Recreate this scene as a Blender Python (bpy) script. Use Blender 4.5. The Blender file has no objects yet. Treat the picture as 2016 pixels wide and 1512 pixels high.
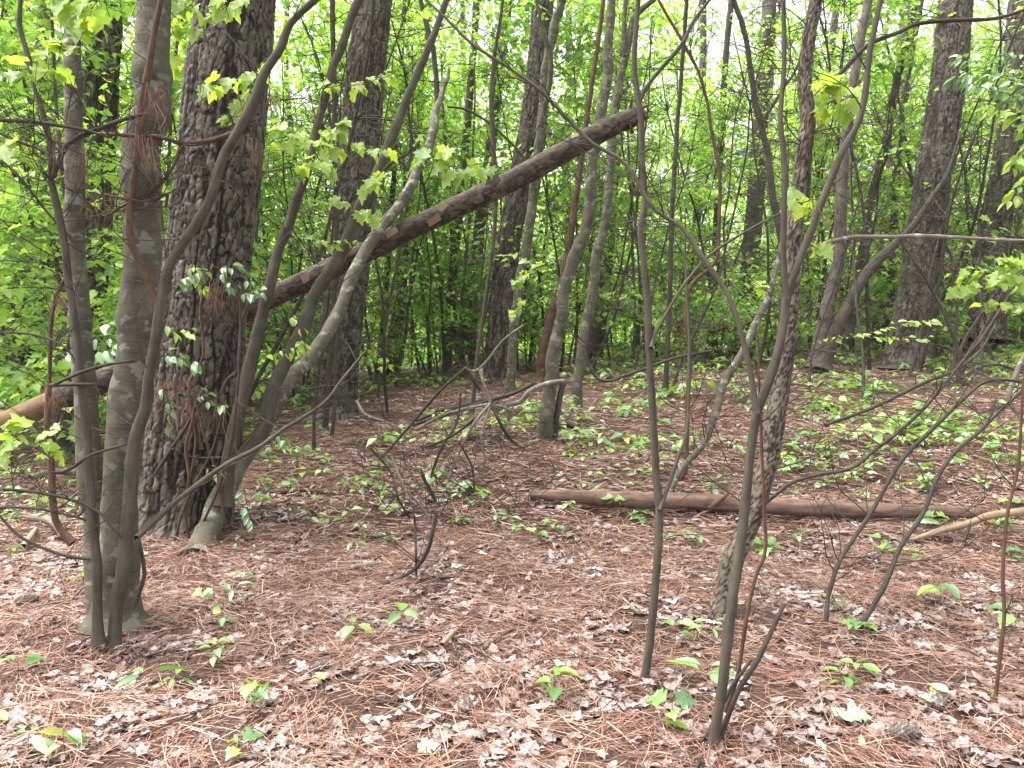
import bpy, math, random
import numpy as np
from mathutils import Vector, Matrix, Euler

# ------------------------------------------------------------------ camera, sky, sun, exposure
SC = bpy.context.scene
COL = SC.collection
CAM_H, FPX, PITCH = 1.42, 1515.0, math.radians(4.38)
cam_data = bpy.data.cameras.new('camera')
cam_data.sensor_fit = 'HORIZONTAL'
cam_data.sensor_width = 36.0
cam_data.lens = 36.0 * FPX / 2016.0
cam_data.clip_start = 0.05
cam_data.clip_end = 900.0
cam = bpy.data.objects.new('camera', cam_data)
COL.objects.link(cam)
cam.location = (0, 0, CAM_H)
cam.rotation_euler = (math.pi / 2 - PITCH, 0, 0)
SC.camera = cam

SUN_EL, SUN_AZ = math.radians(68), math.radians(-70)
world = bpy.data.worlds.new('World')
SC.world = world
world.use_nodes = True
wn, wl = world.node_tree.nodes, world.node_tree.links
sky = wn.new('ShaderNodeTexSky')
sky.sky_type = 'NISHITA'
sky.sun_disc = False
sky.sun_elevation = SUN_EL
sky.sun_rotation = SUN_AZ
sky.air_density = 0.6
sky.dust_density = 6.0
sky.ozone_density = 0.6
grey = wn.new('ShaderNodeHueSaturation')          # an overcast sky has little colour
grey.inputs['Saturation'].default_value = .35
wl.new(sky.outputs[0], grey.inputs['Color'])
wl.new(grey.outputs[0], wn['Background'].inputs[0])
wn['Background'].inputs[1].default_value = 0.15
sun_data = bpy.data.lights.new('sun', 'SUN')
sun_data.energy = 1.0
sun_data.angle = math.radians(75)
sun_data.color = (1.0, 0.95, 0.86)
sun = bpy.data.objects.new('sun', sun_data)
COL.objects.link(sun)
sd = Vector((math.sin(SUN_AZ) * math.cos(SUN_EL), math.cos(SUN_AZ) * math.cos(SUN_EL), math.sin(SUN_EL)))
sun.rotation_euler = sd.to_track_quat('Z', 'Y').to_euler()
SC.view_settings.view_transform = 'Standard'
SC.view_settings.look = 'None'
SC.view_settings.gamma = 1.0
SC.view_settings.use_curve_mapping = False
SC.view_settings.exposure = 2.35
cy = SC.cycles
cy.max_bounces = 8
cy.diffuse_bounces = 6
cy.glossy_bounces = 2
cy.transmission_bounces = 6
cy.use_fast_gi = False
cy.use_denoising = True
cy.denoiser = 'OPENIMAGEDENOISE'
cy.denoising_input_passes = 'RGB_ALBEDO_NORMAL'
cy.denoising_prefilter = 'ACCURATE'

# ------------------------------------------------------------------ numeric helpers
RNG = np.random.default_rng(7)


def hash3(ix, iy, iz, seed=0):
    h = (ix.astype(np.int64) * 374761393 + iy.astype(np.int64) * 668265263 + iz.astype(np.int64) * 2147483647 + seed * 974634777) & 0xFFFFFFFF
    h = ((h ^ (h >> 13)) * 1274126177) & 0xFFFFFFFF
    h = ((h ^ (h >> 15)) * 2246822519) & 0xFFFFFFFF
    return ((h ^ (h >> 16)) & 0xFFFFFF) / float(0x1000000)


def vnoise(p, seed=0):
    p = np.asarray(p, float)
    i = np.floor(p)
    f = p - i
    f = f * f * (3 - 2 * f)
    i = i.astype(np.int64)
    out = 0
    for dx in (0, 1):
        for dy in (0, 1):
            for dz in (0, 1):
                w = (f[:, 0] if dx else 1 - f[:, 0]) * (f[:, 1] if dy else 1 - f[:, 1]) * (f[:, 2] if dz else 1 - f[:, 2])
                out = out + w * hash3(i[:, 0] + dx, i[:, 1] + dy, i[:, 2] + dz, seed)
    return out


def fbm(p, seed=0, octs=3):
    p = np.asarray(p, float)
    o, a, s = 0, 0.5, 0
    for k in range(octs):
        o = o + a * vnoise(p * 2 ** k, seed + k)
        s += a
        a *= 0.5
    return o / s


def worley(p, seed=0):
    i = np.floor(p).astype(np.int64)
    f1 = np.full(len(p), 9.0)
    f2 = np.full(len(p), 9.0)
    cid = np.zeros(len(p))
    for dx in (-1, 0, 1):
        for dy in (-1, 0, 1):
            for dz in (-1, 0, 1):
                c = i + (dx, dy, dz)
                q = np.stack([hash3(c[:, 0], c[:, 1], c[:, 2], seed + k) for k in (1, 2, 3)], 1) + c
                d = np.sqrt(((p - q) ** 2).sum(1))
                nr = d < f1
                f2 = np.where(nr, f1, np.minimum(f2, d))
                cid = np.where(nr, hash3(c[:, 0], c[:, 1], c[:, 2], seed + 9), cid)
                f1 = np.where(nr, d, f1)
    return f1, f2, cid


# ------------------------------------------------------------------ terrain height
CTRL = np.array([
    (-4, 2, 0), (0, 2, 0), (4, 2, 0), (-4, 5, 0), (0, 5, 0.0), (4, 5, 0.05), (-6, 8, -.05), (-2.5, 7.5, 0.05), (0.3, 7.7, .22),
    (3, 7.5, .25), (6, 8, .35), (-8, 12, -.1), (-2.4, 10.3, .15), (0, 11, .38), (3.5, 11, .55), (7, 12.5, .7), (-.2, 14, .47),
    (-4, 15, .1), (-12, 18, -.4), (-3, 19, .25), (3, 18, .6), (9, 18, .85), (-15, 28, -.8), (0, 28, .2), (14, 28, .9),
    (-20, 40, -1), (0, 40, -.3), (20, 40, .6), (-4, -5, 0), (4, -5, 0)], float)


def _tps(r2):
    return 0.5 * r2 * np.log(r2 + 1e-9)


_n = len(CTRL)
_A = np.zeros((_n + 3, _n + 3))
_A[:_n, :_n] = _tps(((CTRL[:, None, :2] - CTRL[None, :, :2]) ** 2).sum(2)) + np.eye(_n) * 0.02
_A[:_n, _n] = 1
_A[:_n, _n + 1:] = CTRL[:, :2]
_A[_n:, :_n] = _A[:_n, _n:].T
_W = np.linalg.solve(_A, np.concatenate([CTRL[:, 2], [0, 0, 0]]))


def gz(x, y):
    x = np.atleast_1d(np.asarray(x, float)).ravel()
    y = np.atleast_1d(np.asarray(y, float)).ravel()
    xc, yc = np.clip(x, -24, 24), np.clip(y, -5, 42)
    z = np.full(len(x), _W[_n]) + _W[_n + 1] * xc + _W[_n + 2] * yc
    for k in range(_n):
        z = z + _W[k] * _tps((xc - CTRL[k, 0]) ** 2 + (yc - CTRL[k, 1]) ** 2)
    far = np.clip((np.hypot(x, y) - 42) / 80, 0, 1)
    z = z * (1 - far) - 2.0 * far
    p = np.stack([x, y, np.zeros_like(x)], 1)
    z = z + (fbm(p * 0.8, 11, 2) - .5) * 0.12 + (fbm(p * 3.3, 17, 2) - .5) * 0.05
    return z


def gz1(x, y):
    return float(gz(x, y)[0])


CP, SP = math.cos(PITCH), math.sin(PITCH)
CAMP = np.array([0, 0, CAM_H])


def ray(px, py):
    a, b = (px - 1008.0) / FPX, (py - 756.0) / FPX
    return np.array([a, CP - b * SP, -SP - b * CP])


def at(px, py, t):
    """the place seen at photograph pixel (px, py), t metres deep"""
    return CAMP + ray(px, py) * t


def hit(px, py):
    """depth at which the line of sight meets the ground"""
    d = ray(px, py)
    t = np.linspace(1.5, 60, 1500)
    pz = CAM_H + d[2] * t
    g = gz(d[0] * t, d[1] * t)
    k = np.nonzero(pz <= g)[0]
    if len(k) == 0:
        return 30.0
    k = k[0]
    if k == 0:
        return float(t[0])
    a, b = pz[k - 1] - g[k - 1], g[k] - pz[k]
    return float(t[k - 1] + (t[k] - t[k - 1]) * a / max(a + b, 1e-9))


def gp(px, py):
    return at(px, py, hit(px, py))


# ------------------------------------------------------------------ mesh building
class MB:
    def __init__(self):
        self.V, self.F, self.n, self.att = [], [], 0, {}

    def add(self, V, F, **att):
        V = np.asarray(V, float)
        self.V.append(V)
        for f in (F if isinstance(F, list) else [F]):
            if len(f):
                self.F.append(np.asarray(f, np.int64) + self.n)
        for k in set(self.att) | set(att):
            lst = self.att.setdefault(k, [])
            have = sum(len(a) for a in lst)
            dim = att[k].shape[1:] if k in att else lst[0].shape[1:]
            if have < self.n:
                lst.append(np.zeros((self.n - have,) + dim))
            lst.append(att[k] if k in att else np.zeros((len(V),) + dim))
        self.n += len(V)
        return self

    def mesh(self, name, mat, off=(0, 0, 0), smooth=True):
        V = np.concatenate(self.V) - np.asarray(off, float)
        me = bpy.data.meshes.new(name)
        me.vertices.add(len(V))
        me.vertices.foreach_set('co', V.astype(np.float32).ravel())
        lv = np.concatenate([f.ravel() for f in self.F])
        ln = np.concatenate([np.full(len(f), f.shape[1]) for f in self.F])
        me.loops.add(len(lv))
        me.loops.foreach_set('vertex_index', lv.astype(np.int32))
        me.polygons.add(len(ln))
        me.polygons.foreach_set('loop_start', (np.cumsum(ln) - ln).astype(np.int32))
        me.polygons.foreach_set('loop_total', ln.astype(np.int32))
        if smooth:
            me.polygons.foreach_set('use_smooth', np.ones(len(ln), bool))
        for k, lst in self.att.items():
            a = np.concatenate(lst)
            if a.ndim == 2:
                at_ = me.attributes.new(k, 'FLOAT_VECTOR', 'POINT')
                at_.data.foreach_set('vector', a.astype(np.float32).ravel())
            else:
                at_ = me.attributes.new(k, 'FLOAT', 'POINT')
                at_.data.foreach_set('value', a.astype(np.float32))
        me.update(calc_edges=True)
        if mat:
            me.materials.append(mat)
        return me


def obj(name, me, parent=None, loc=(0, 0, 0)):
    o = bpy.data.objects.new(name, me)
    o.location = loc
    COL.objects.link(o)
    if parent is not None:
        o.parent = parent
    return o


def tag(o, label=None, cat=None, group=None, kind=None):
    if label: o['label'] = label
    if cat: o['category'] = cat
    if group: o['group'] = group
    if kind: o['kind'] = kind
    return o


def thing(name, label, cat, loc, group=None):
    return tag(obj(name, None, None, tuple(float(c) for c in loc)), label, cat, group)


def spline(P, R, step):
    P, R = np.asarray(P, float), np.asarray(R, float)
    if len(P) == 2:
        P = np.array([P[0], (P[0] + P[1]) / 2, P[1]])
        R = np.array([R[0], (R[0] + R[1]) / 2, R[1]])
    d = np.concatenate([[0], np.cumsum(np.linalg.norm(np.diff(P, axis=0), axis=1))])
    m = np.zeros_like(P)
    m[1:-1] = (P[2:] - P[:-2]) / (d[2:] - d[:-2])[:, None]
    m[0], m[-1] = (P[1] - P[0]) / (d[1] - d[0]), (P[-1] - P[-2]) / (d[-1] - d[-2])
    n = max(3, int(d[-1] / step) + 1)
    s = np.linspace(0, d[-1], n)
    k = np.clip(np.searchsorted(d, s, side='right') - 1, 0, len(d) - 2)
    h = (d[k + 1] - d[k])
    u = ((s - d[k]) / h)[:, None]
    hh = h[:, None]
    Q = (2 * u**3 - 3 * u**2 + 1) * P[k] + (u**3 - 2 * u**2 + u) * hh * m[k] + (-2 * u**3 + 3 * u**2) * P[k + 1] + (u**3 - u**2) * hh * m[k + 1]
    return Q, np.interp(s, d, R), s


def tube(mb, P, R, nseg=8, step=0.05, rough=0.06, seed=0, disp=None, cap=True):
    """a tapered round stem along the points P with radii R; carries a 'bark' coordinate (unrolled, metres)"""
    Q, r, s = spline(P, R, step)
    n = len(Q)
    if rough and disp is None and r.mean() < .07 and nseg >= 8 and n > 8:
        kr = np.random.default_rng(seed + 5)
        p_ = kr.uniform(.05, .3)
        while p_ < s[-1]:
            g_ = np.exp(-((s - p_) / (.012 + .6 * r.mean())) ** 2)
            r = r * (1 + kr.uniform(.05, .2) * g_)
            Q = Q + np.outer(np.clip((s - p_) / .08, -1, 1) * np.exp(-((s - p_) / .2) ** 2), kr.normal(0, .16, 3)) * r.mean()
            p_ += kr.uniform(.15, .6)
    T = np.gradient(Q, axis=0)
    T /= np.linalg.norm(T, axis=1)[:, None] + 1e-12
    a = np.array([1.0, 0, 0]) if abs(T[0][0]) < 0.8 else np.array([0, 0, 1.0])
    N = np.zeros_like(Q)
    v = a - T[0] * a.dot(T[0])
    for i in range(n):
        v = v - T[i] * v.dot(T[i])
        v /= np.linalg.norm(v) + 1e-12
        N[i] = v
    B = np.cross(T, N)
    th = np.linspace(0, 2 * math.pi, nseg, endpoint=False)
    c, si = np.cos(th), np.sin(th)
    R0 = float(np.median(r))
    bark = np.stack([np.broadcast_to(c * R0, (n, nseg)), np.broadcast_to(si * R0, (n, nseg)), np.broadcast_to(s[:, None], (n, nseg))], 2).reshape(-1, 3)
    off = np.zeros(n * nseg)
    att = {}
    if rough:
        sc = 1.2 / max(R0, .004)
        off = (vnoise(np.stack([bark[:, 0] * sc, bark[:, 1] * sc, bark[:, 2] * sc * .35], 1), seed) - .5) * 2 * rough * np.repeat(r, nseg)
    if disp is not None:
        dd, att = disp(bark, seed)
        off = off + dd
    rr = np.repeat(r, nseg) + off
    V = np.repeat(Q, nseg, 0) + np.repeat(N, nseg, 0) * (np.tile(c, n) * rr)[:, None] + np.repeat(B, nseg, 0) * (np.tile(si, n) * rr)[:, None]
    i = np.arange(n - 1)[:, None] * nseg
    j = np.arange(nseg)[None]
    j2 = (j + 1) % nseg
    F = np.stack([i + j, i + j2, i + nseg + j2, i + nseg + j], 2).reshape(-1, 4)
    Fl = [F]
    if cap and nseg > 3:
        V = np.concatenate([V, [Q[-1] + T[-1] * r[-1] * 0.3]])
        e = (n - 1) * nseg
        jj = np.arange(nseg)
        Fl.append(np.stack([e + jj, e + (jj + 1) % nseg, np.full(nseg, n * nseg)], 1))
        bark = np.concatenate([bark, bark[-1:]])
        att = {k: np.concatenate([x, x[-1:]]) for k, x in att.items()}
    mb.add(V, Fl, bark=bark, **att)
    return Q, r, T


def plates(w, h, amp, fiss=.6):
    """flaky pine bark: flat irregular plates in overlapping scales, split by long upright fissures"""
    def f(b, seed):
        wob = np.stack([fbm(b * (14, 14, 7) + k * 7.3, seed + k, 3) for k in range(3)], 1) - .5
        q = np.stack([b[:, 0] / w, b[:, 1] / w, b[:, 2] / h], 1) + wob * (1.3, 1.3, 1.9)
        f1, f2, cid = worley(q, seed)
        e = np.clip((f2 - f1) / 0.13, 0, 1)
        q2 = np.stack([b[:, 0] / w * 2.2, b[:, 1] / w * 2.2, b[:, 2] / h * 2.3], 1) + wob * 3
        g1, g2, c2 = worley(q2, seed + 50)
        e2 = np.clip((g2 - g1) / 0.12, 0, 1)
        rn = np.abs(fbm(b * (.55 / w, .55 / w, .13 / h), seed + 31, 3) - .5) * 2
        fz = np.clip(rn / .13, 0, 1)
        fz = 1 - fiss * (1 - fz) ** 1.5
        d = amp * (.55 * (e - 1) + .55 * (cid - .5) * e + .3 * (e2 - 1) + .5 * (c2 - .5) * e2 + 1.25 * (fz - 1) + .45 * (fbm(b * 55, seed + 3, 3) - .5)) + amp * .6
        return d, {'tone': np.clip(cid * .4 + c2 * .6, 0, 1), 'crack': np.clip(1 - e * (.6 + .4 * e2) * fz ** 1.5, 0, 1)}
    return f


# ------------------------------------------------------------------ materials
def new_mat(name):
    m = bpy.data.materials.new(name)
    m.use_nodes = True
    m.node_tree.nodes.clear()
    return m, m.node_tree.nodes, m.node_tree.links


def ramp(nodes, stops, interp='LINEAR'):
    r = nodes.new('ShaderNodeValToRGB')
    r.color_ramp.interpolation = interp
    el = r.color_ramp.elements
    while len(el) < len(stops):
        el.new(0.5)
    for e, (p, c) in zip(el, stops):
        e.position = p
        e.color = (*c, 1)
    return r


def noise_tex(n, l, vec, scale, detail=4, rough=.55):
    t = n.new('ShaderNodeTexNoise')
    t.inputs['Scale'].default_value = scale
    t.inputs['Detail'].default_value = detail
    t.inputs['Roughness'].default_value = rough
    if vec is not None:
        l.new(vec, t.inputs['Vector'])
    return t


def mixc(n, l, fac, a, b, mode='MIX'):
    m = n.new('ShaderNodeMix')
    m.data_type = 'RGBA'
    m.blend_type = mode
    for sock, val in ((m.inputs[0], fac), (m.inputs[6], a), (m.inputs[7], b)):
        if hasattr(val, 'is_output'):
            l.new(val, sock)
        elif isinstance(val, tuple):
            sock.default_value = (*val, 1)
        else:
            sock.default_value = val
    return m.outputs[2]


def leaf_mat(name, stops, trans=0.5, tboost=(1.25, 1.2, .75), gloss=0.05, rough=.45):
    """thin leaf: reflects, lets light through and shines a little; every leaf has its own tone"""
    m, n, l = new_mat(name)
    geo = n.new('ShaderNodeNewGeometry')
    oi = n.new('ShaderNodeObjectInfo')
    add = n.new('ShaderNodeMath'); add.operation = 'ADD'
    l.new(geo.outputs['Random Per Island'], add.inputs[0])
    l.new(oi.outputs['Random'], add.inputs[1])
    fr = n.new('ShaderNodeMath'); fr.operation = 'FRACT'
    l.new(add.outputs[0], fr.inputs[0])
    r = ramp(n, stops)
    l.new(fr.outputs[0], r.inputs[0])
    d = n.new('ShaderNodeBsdfDiffuse')
    t = n.new('ShaderNodeBsdfTranslucent')
    l.new(r.outputs[0], d.inputs[0])
    tc = mixc(n, l, 1.0, r.outputs[0], tboost, 'MULTIPLY')
    l.new(tc, t.inputs[0])
    mx = n.new('ShaderNodeMixShader'); mx.inputs[0].default_value = trans
    l.new(d.outputs[0], mx.inputs[1]); l.new(t.outputs[0], mx.inputs[2])
    g = n.new('ShaderNodeBsdfGlossy'); g.inputs['Roughness'].default_value = rough
    g.inputs[0].default_value = (1, 1, 1, 1)
    m2 = n.new('ShaderNodeMixShader'); m2.inputs[0].default_value = gloss
    l.new(mx.outputs[0], m2.inputs[1]); l.new(g.outputs[0], m2.inputs[2])
    o = n.new('ShaderNodeOutputMaterial')
    l.new(m2.outputs[0], o.inputs[0])
    return m


def litter_mat(name, stops, rough=.5, spec=.5, mottled=0):
    m, n, l = new_mat(name)
    geo = n.new('ShaderNodeNewGeometry')
    r = ramp(n, stops)
    l.new(geo.outputs['Random Per Island'], r.inputs[0])
    b = n.new('ShaderNodeBsdfPrincipled')
    colr = r.outputs[0]
    if mottled:
        tc = n.new('ShaderNodeTexCoord')
        t = noise_tex(n, l, tc.outputs['Object'], 60, 4, .7)
        k = ramp(n, [(.35, (.55, .5, .48)), (.65, (1.15, 1.12, 1.1))])
        l.new(t.outputs[0], k.inputs[0])
        colr = mixc(n, l, mottled, colr, k.outputs[0], 'MULTIPLY')
    l.new(colr, b.inputs['Base Color'])
    b.inputs['Roughness'].default_value = rough
    b.inputs['Specular IOR Level'].default_value = spec
    o = n.new('ShaderNodeOutputMaterial')
    l.new(b.outputs[0], o.inputs[0])
    return m


def bark_mat(name, c1, c2, scale=(40, 40, 12), lichen=None, bands=0, bump=.4, moss=0, plated=False, rough=.8):
    m, n, l = new_mat(name)
    a = n.new('ShaderNodeAttribute'); a.attribute_name = 'bark'
    mp = n.new('ShaderNodeMapping'); mp.inputs['Scale'].default_value = scale
    l.new(a.outputs['Vector'], mp.inputs[0])
    t = noise_tex(n, l, mp.outputs[0], 1.0, 6, .65)
    r = ramp(n, [(.28, c1), (.72, c2)])
    l.new(t.outputs[0], r.inputs[0])
    colr = r.outputs[0]
    tb_ = noise_tex(n, l, a.outputs['Vector'], 5.5, 3, .6)
    rb_ = ramp(n, [(.3, (.66, .64, .6)), (.68, (1.3, 1.27, 1.22))])
    l.new(tb_.outputs[0], rb_.inputs[0])
    colr = mixc(n, l, 1.0, colr, rb_.outputs[0], 'MULTIPLY')
    bs = n.new('ShaderNodeBsdfPrincipled')
    if plated:
        at1 = n.new('ShaderNodeAttribute'); at1.attribute_name = 'tone'
        at2 = n.new('ShaderNodeAttribute'); at2.attribute_name = 'crack'
        pr = ramp(n, [(.1, (.62, .6, .58)), (.5, (.95, .95, .95)), (.92, (1.4, 1.36, 1.32))])
        l.new(at1.outputs['Fac'], pr.inputs[0])
        colr = mixc(n, l, 1.0, colr, pr.outputs[0], 'MULTIPLY')
        cr = ramp(n, [(.15, (0, 0, 0)), (.6, (1, 1, 1))])
        l.new(at2.outputs['Fac'], cr.inputs[0])
        colr = mixc(n, l, cr.outputs[0], colr, (.03, .021, .016))
    if bands:
        mp2 = n.new('ShaderNodeMapping'); mp2.inputs['Scale'].default_value = (9, 9, 130)
        l.new(a.outputs['Vector'], mp2.inputs[0])
        t2 = noise_tex(n, l, mp2.outputs[0], 1.0, 3, .5)
        r2 = ramp(n, [(.30, (.45, .43, .4)), (.42, (1, 1, 1))])
        l.new(t2.outputs[0], r2.inputs[0])
        colr = mixc(n, l, bands, colr, r2.outputs[0], 'MULTIPLY')
    if lichen:
        t3 = noise_tex(n, l, a.outputs['Vector'], 14, 3, .6)
        r3 = ramp(n, [(.56, (0, 0, 0)), (.62, (1, 1, 1))])
        l.new(t3.outputs[0], r3.inputs[0])
        colr = mixc(n, l, r3.outputs[0], colr, lichen)
    if moss:
        t4 = noise_tex(n, l, a.outputs['Vector'], 7, 4, .6)
        r4 = ramp(n, [(.5, (0, 0, 0)), (.75, (moss, moss, moss))])
        l.new(t4.outputs[0], r4.inputs[0])
        colr = mixc(n, l, r4.outputs[0], colr, (.07, .085, .03))
    l.new(colr, bs.inputs['Base Color'])
    bs.inputs['Roughness'].default_value = rough
    bs.inputs['Specular IOR Level'].default_value = .3
    bp = n.new('ShaderNodeBump')
    bp.inputs['Strength'].default_value = bump
    bp.inputs['Distance'].default_value = .006
    l.new(t.outputs[0], bp.inputs['Height'])
    l.new(bp.outputs[0], bs.inputs['Normal'])
    o = n.new('ShaderNodeOutputMaterial')
    l.new(bs.outputs[0], o.inputs[0])
    return m


M_PINE = bark_mat('pine_bark', (.075, .066, .056), (.165, .15, .134), (50, 50, 20), plated=True, bump=.5, moss=.3)
M_FARBARK = bark_mat('far_bark', (.05, .043, .036), (.15, .135, .116), (30, 30, 9), bump=1.0)
M_MAPLE = bark_mat('maple_bark', (.062, .056, .039), (.13, .12, .09), (25, 25, 18), lichen=(.2, .195, .16), bands=.8, bump=.3, moss=.6)
M_SMOOTH = bark_mat('smooth_bark', (.042, .037, .027), (.1, .089, .066), (60, 60, 8), bump=.2, bands=.3)
M_LICHEN = bark_mat('lichen_bark', (.066, .06, .044), (.138, .127, .095), (30, 30, 16), lichen=(.24, .245, .2), bump=.3, moss=.3)
M_DARK = bark_mat('dark_bark', (.03, .024, .02), (.085, .07, .058), (60, 60, 12), bump=.3)
M_ROUGH = bark_mat('rough_bark', (.085, .073, .054), (.23, .2, .155), (70, 70, 26), bump=.8, plated=True)
M_RED = bark_mat('red_brown_bark', (.06, .03, .019), (.14, .078, .05), (60, 60, 10), bump=.4)
M_DEAD = bark_mat('dead_wood', (.12, .1, .085), (.27, .24, .205), (50, 50, 8), lichen=(.33, .33, .29), bump=.4)
M_LOGBARK = bark_mat('log_bark', (.045, .034, .027), (.13, .105, .083), (30, 30, 14), bump=.8, plated=True, moss=.2)
M_LOGWOOD = bark_mat('peeled_wood', (.11, .06, .032), (.26, .18, .105), (50, 50, 5), bump=.3)
M_REDLOG = bark_mat('ground_log_bark', (.07, .041, .031), (.235, .155, .122), (40, 40, 6), bump=.9)
M_LOGPALE = bark_mat('pale_wood', (.18, .135, .085), (.36, .285, .19), (60, 60, 5), bump=.3)
M_TWIG = bark_mat('twig_bark', (.03, .024, .02), (.085, .07, .06), (60, 60, 14), bump=0.1)

BRIGHT = [(0, (.14, .28, .07)), (.3, (.23, .43, .09)), (.7, (.35, .56, .11)), (1, (.48, .65, .15))]
FRESH = [(0, (.2, .34, .06)), (.5, (.31, .47, .075)), (1, (.44, .58, .1))]
COOL = [(0, (.07, .18, .06)), (.5, (.13, .29, .08)), (1, (.24, .4, .1))]
M_LEAF = leaf_mat('maple_leaf_green', FRESH, .55)
M_FARLEAF = leaf_mat('understory_leaf_green', BRIGHT, .55, gloss=.03)
M_COOLLEAF = leaf_mat('undergrowth_leaf_green', COOL, .4, gloss=.1, rough=.4)  # blue-green leaves of the undergrowth, their own colour
M_SEED = leaf_mat('seedling_leaf_green', [(0, (.1, .22, .06)), (.4, (.16, .34, .07)), (.8, (.26, .44, .08)), (1, (.4, .45, .07))], .4, gloss=.09, rough=.4)
M_PALELEAF = leaf_mat('pale_leaf_underside', [(0, (.3, .42, .27)), (1, (.42, .52, .38))], .3, gloss=.06)
M_YELLOW = leaf_mat('yellow_leaf', [(0, (.5, .36, .05)), (1, (.55, .42, .08))], .3)
M_NEEDLEGREEN = leaf_mat('pine_needle_green', [(0, (.035, .075, .03)), (1, (.07, .13, .05))], .3, gloss=.03)
M_DEADLEAF = litter_mat('dead_leaf', [(0, (.11, .07, .053)), (.25, (.21, .152, .132)), (.55, (.33, .275, .26)), (.85, (.45, .405, .4)), (1, (.57, .54, .54))], .45, .45, .7)
M_NEEDLE = litter_mat('pine_straw', [(0, (.07, .035, .025)), (.3, (.18, .084, .057)), (.6, (.29, .145, .1)), (.85, (.4, .25, .185)), (1, (.52, .41, .34))], .5, .4)
M_CONE = litter_mat('cone_scale', [(0, (.07, .052, .042)), (.6, (.16, .13, .11)), (1, (.3, .26, .23))], .7, .3)
M_DRAPE = litter_mat('hanging_needles', [(0, (.1, .052, .032)), (1, (.25, .145, .09))], .6, .3)


def soil_mat():
    m, n, l = new_mat('forest_soil')
    tc = n.new('ShaderNodeTexCoord')
    t1 = noise_tex(n, l, tc.outputs['Object'], 1.1, 4)
    t2 = noise_tex(n, l, tc.outputs['Object'], 45, 6, .7)
    r1 = ramp(n, [(.35, (.06, .034, .024)), (.65, (.10, .058, .042))])
    l.new(t1.outputs[0], r1.inputs[0])
    r2 = ramp(n, [(.3, (.35, .3, .3)), (.7, (1.3, 1.25, 1.2))])
    l.new(t2.outputs[0], r2.inputs[0])
    c = mixc(n, l, 1.0, r1.outputs[0], r2.outputs[0], 'MULTIPLY')
    # ground further into the wood is grown over green
    sp = n.new('ShaderNodeSeparateXYZ')
    l.new(tc.outputs['Object'], sp.inputs[0])
    mr = n.new('ShaderNodeMapRange')
    mr.inputs[1].default_value = 17; mr.inputs[2].default_value = 34
    l.new(sp.outputs[1], mr.inputs[0])
    c = mixc(n, l, mr.outputs[0], c, (.09, .15, .03))
    b = n.new('ShaderNodeBsdfPrincipled')
    l.new(c, b.inputs['Base Color'])
    b.inputs['Roughness'].default_value = .9
    bp = n.new('ShaderNodeBump'); bp.inputs['Strength'].default_value = .8; bp.inputs['Distance'].default_value = .02
    l.new(t2.outputs[0], bp.inputs['Height'])
    l.new(bp.outputs[0], b.inputs['Normal'])
    o = n.new('ShaderNodeOutputMaterial')
    l.new(b.outputs[0], o.inputs[0])
    return m


# ------------------------------------------------------------------ the ground
def axis(inner, lo, hi, step, n_out):
    a = np.arange(lo, hi + step / 2, step)
    u = np.linspace(0, 1, n_out + 1)[1:]
    out_hi = hi + (inner - hi) * u ** 2.6 + step * np.arange(1, n_out + 1)
    out_lo = lo - (inner + lo) * u ** 2.6 - step * np.arange(1, n_out + 1)
    return np.concatenate([out_lo[::-1], a, out_hi])


gx, gy = axis(420, -7, 7, .07, 70), axis(420, 1.6, 12, .07, 80)
GX, GY = np.meshgrid(gx, gy)
GZ = gz(GX, GY)
nx_, ny_ = len(gx), len(gy)
ii = (np.arange(ny_ - 1)[:, None] * nx_ + np.arange(nx_ - 1)[None])
gF = np.stack([ii, ii + 1, ii + nx_ + 1, ii + nx_], 2).reshape(-1, 4)
GROUND = obj('forest_floor', MB().add(np.stack([GX.ravel(), GY.ravel(), GZ], 1), gF).mesh('forest_floor', soil_mat()))
tag(GROUND, kind='structure')


# ------------------------------------------------------------------ rotations for scattered pieces
def rotmats(yaw, pitch, roll):
    cy_, sy_, cp, sp_, cr, sr = np.cos(yaw), np.sin(yaw), np.cos(pitch), np.sin(pitch), np.cos(roll), np.sin(roll)
    R = np.zeros((len(yaw), 3, 3))
    # Rz * Ry * Rx, +x along the piece
    R[:, 0, 0] = cy_ * cp; R[:, 0, 1] = cy_ * sp_ * sr - sy_ * cr; R[:, 0, 2] = cy_ * sp_ * cr + sy_ * sr
    R[:, 1, 0] = sy_ * cp; R[:, 1, 1] = sy_ * sp_ * sr + cy_ * cr; R[:, 1, 2] = sy_ * sp_ * cr - cy_ * sr
    R[:, 2, 0] = -sp_; R[:, 2, 1] = cp * sr; R[:, 2, 2] = cp * cr
    return R


def scatter(mb, tv, tf, pos, R, s):
    tv = np.asarray(tv, float)
    s = np.asarray(s, float)
    if s.ndim == 1:
        s = s[:, None].repeat(3, 1)
    V = np.einsum('nij,nkj->nki', R, tv[None] * s[:, None, :]) + pos[:, None, :]
    n, k = len(pos), len(tv)
    F = (np.asarray(tf)[None] + (np.arange(n) * k)[:, None, None]).reshape(-1, np.asarray(tf).shape[1])
    mb.add(V.reshape(-1, 3), F)


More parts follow.
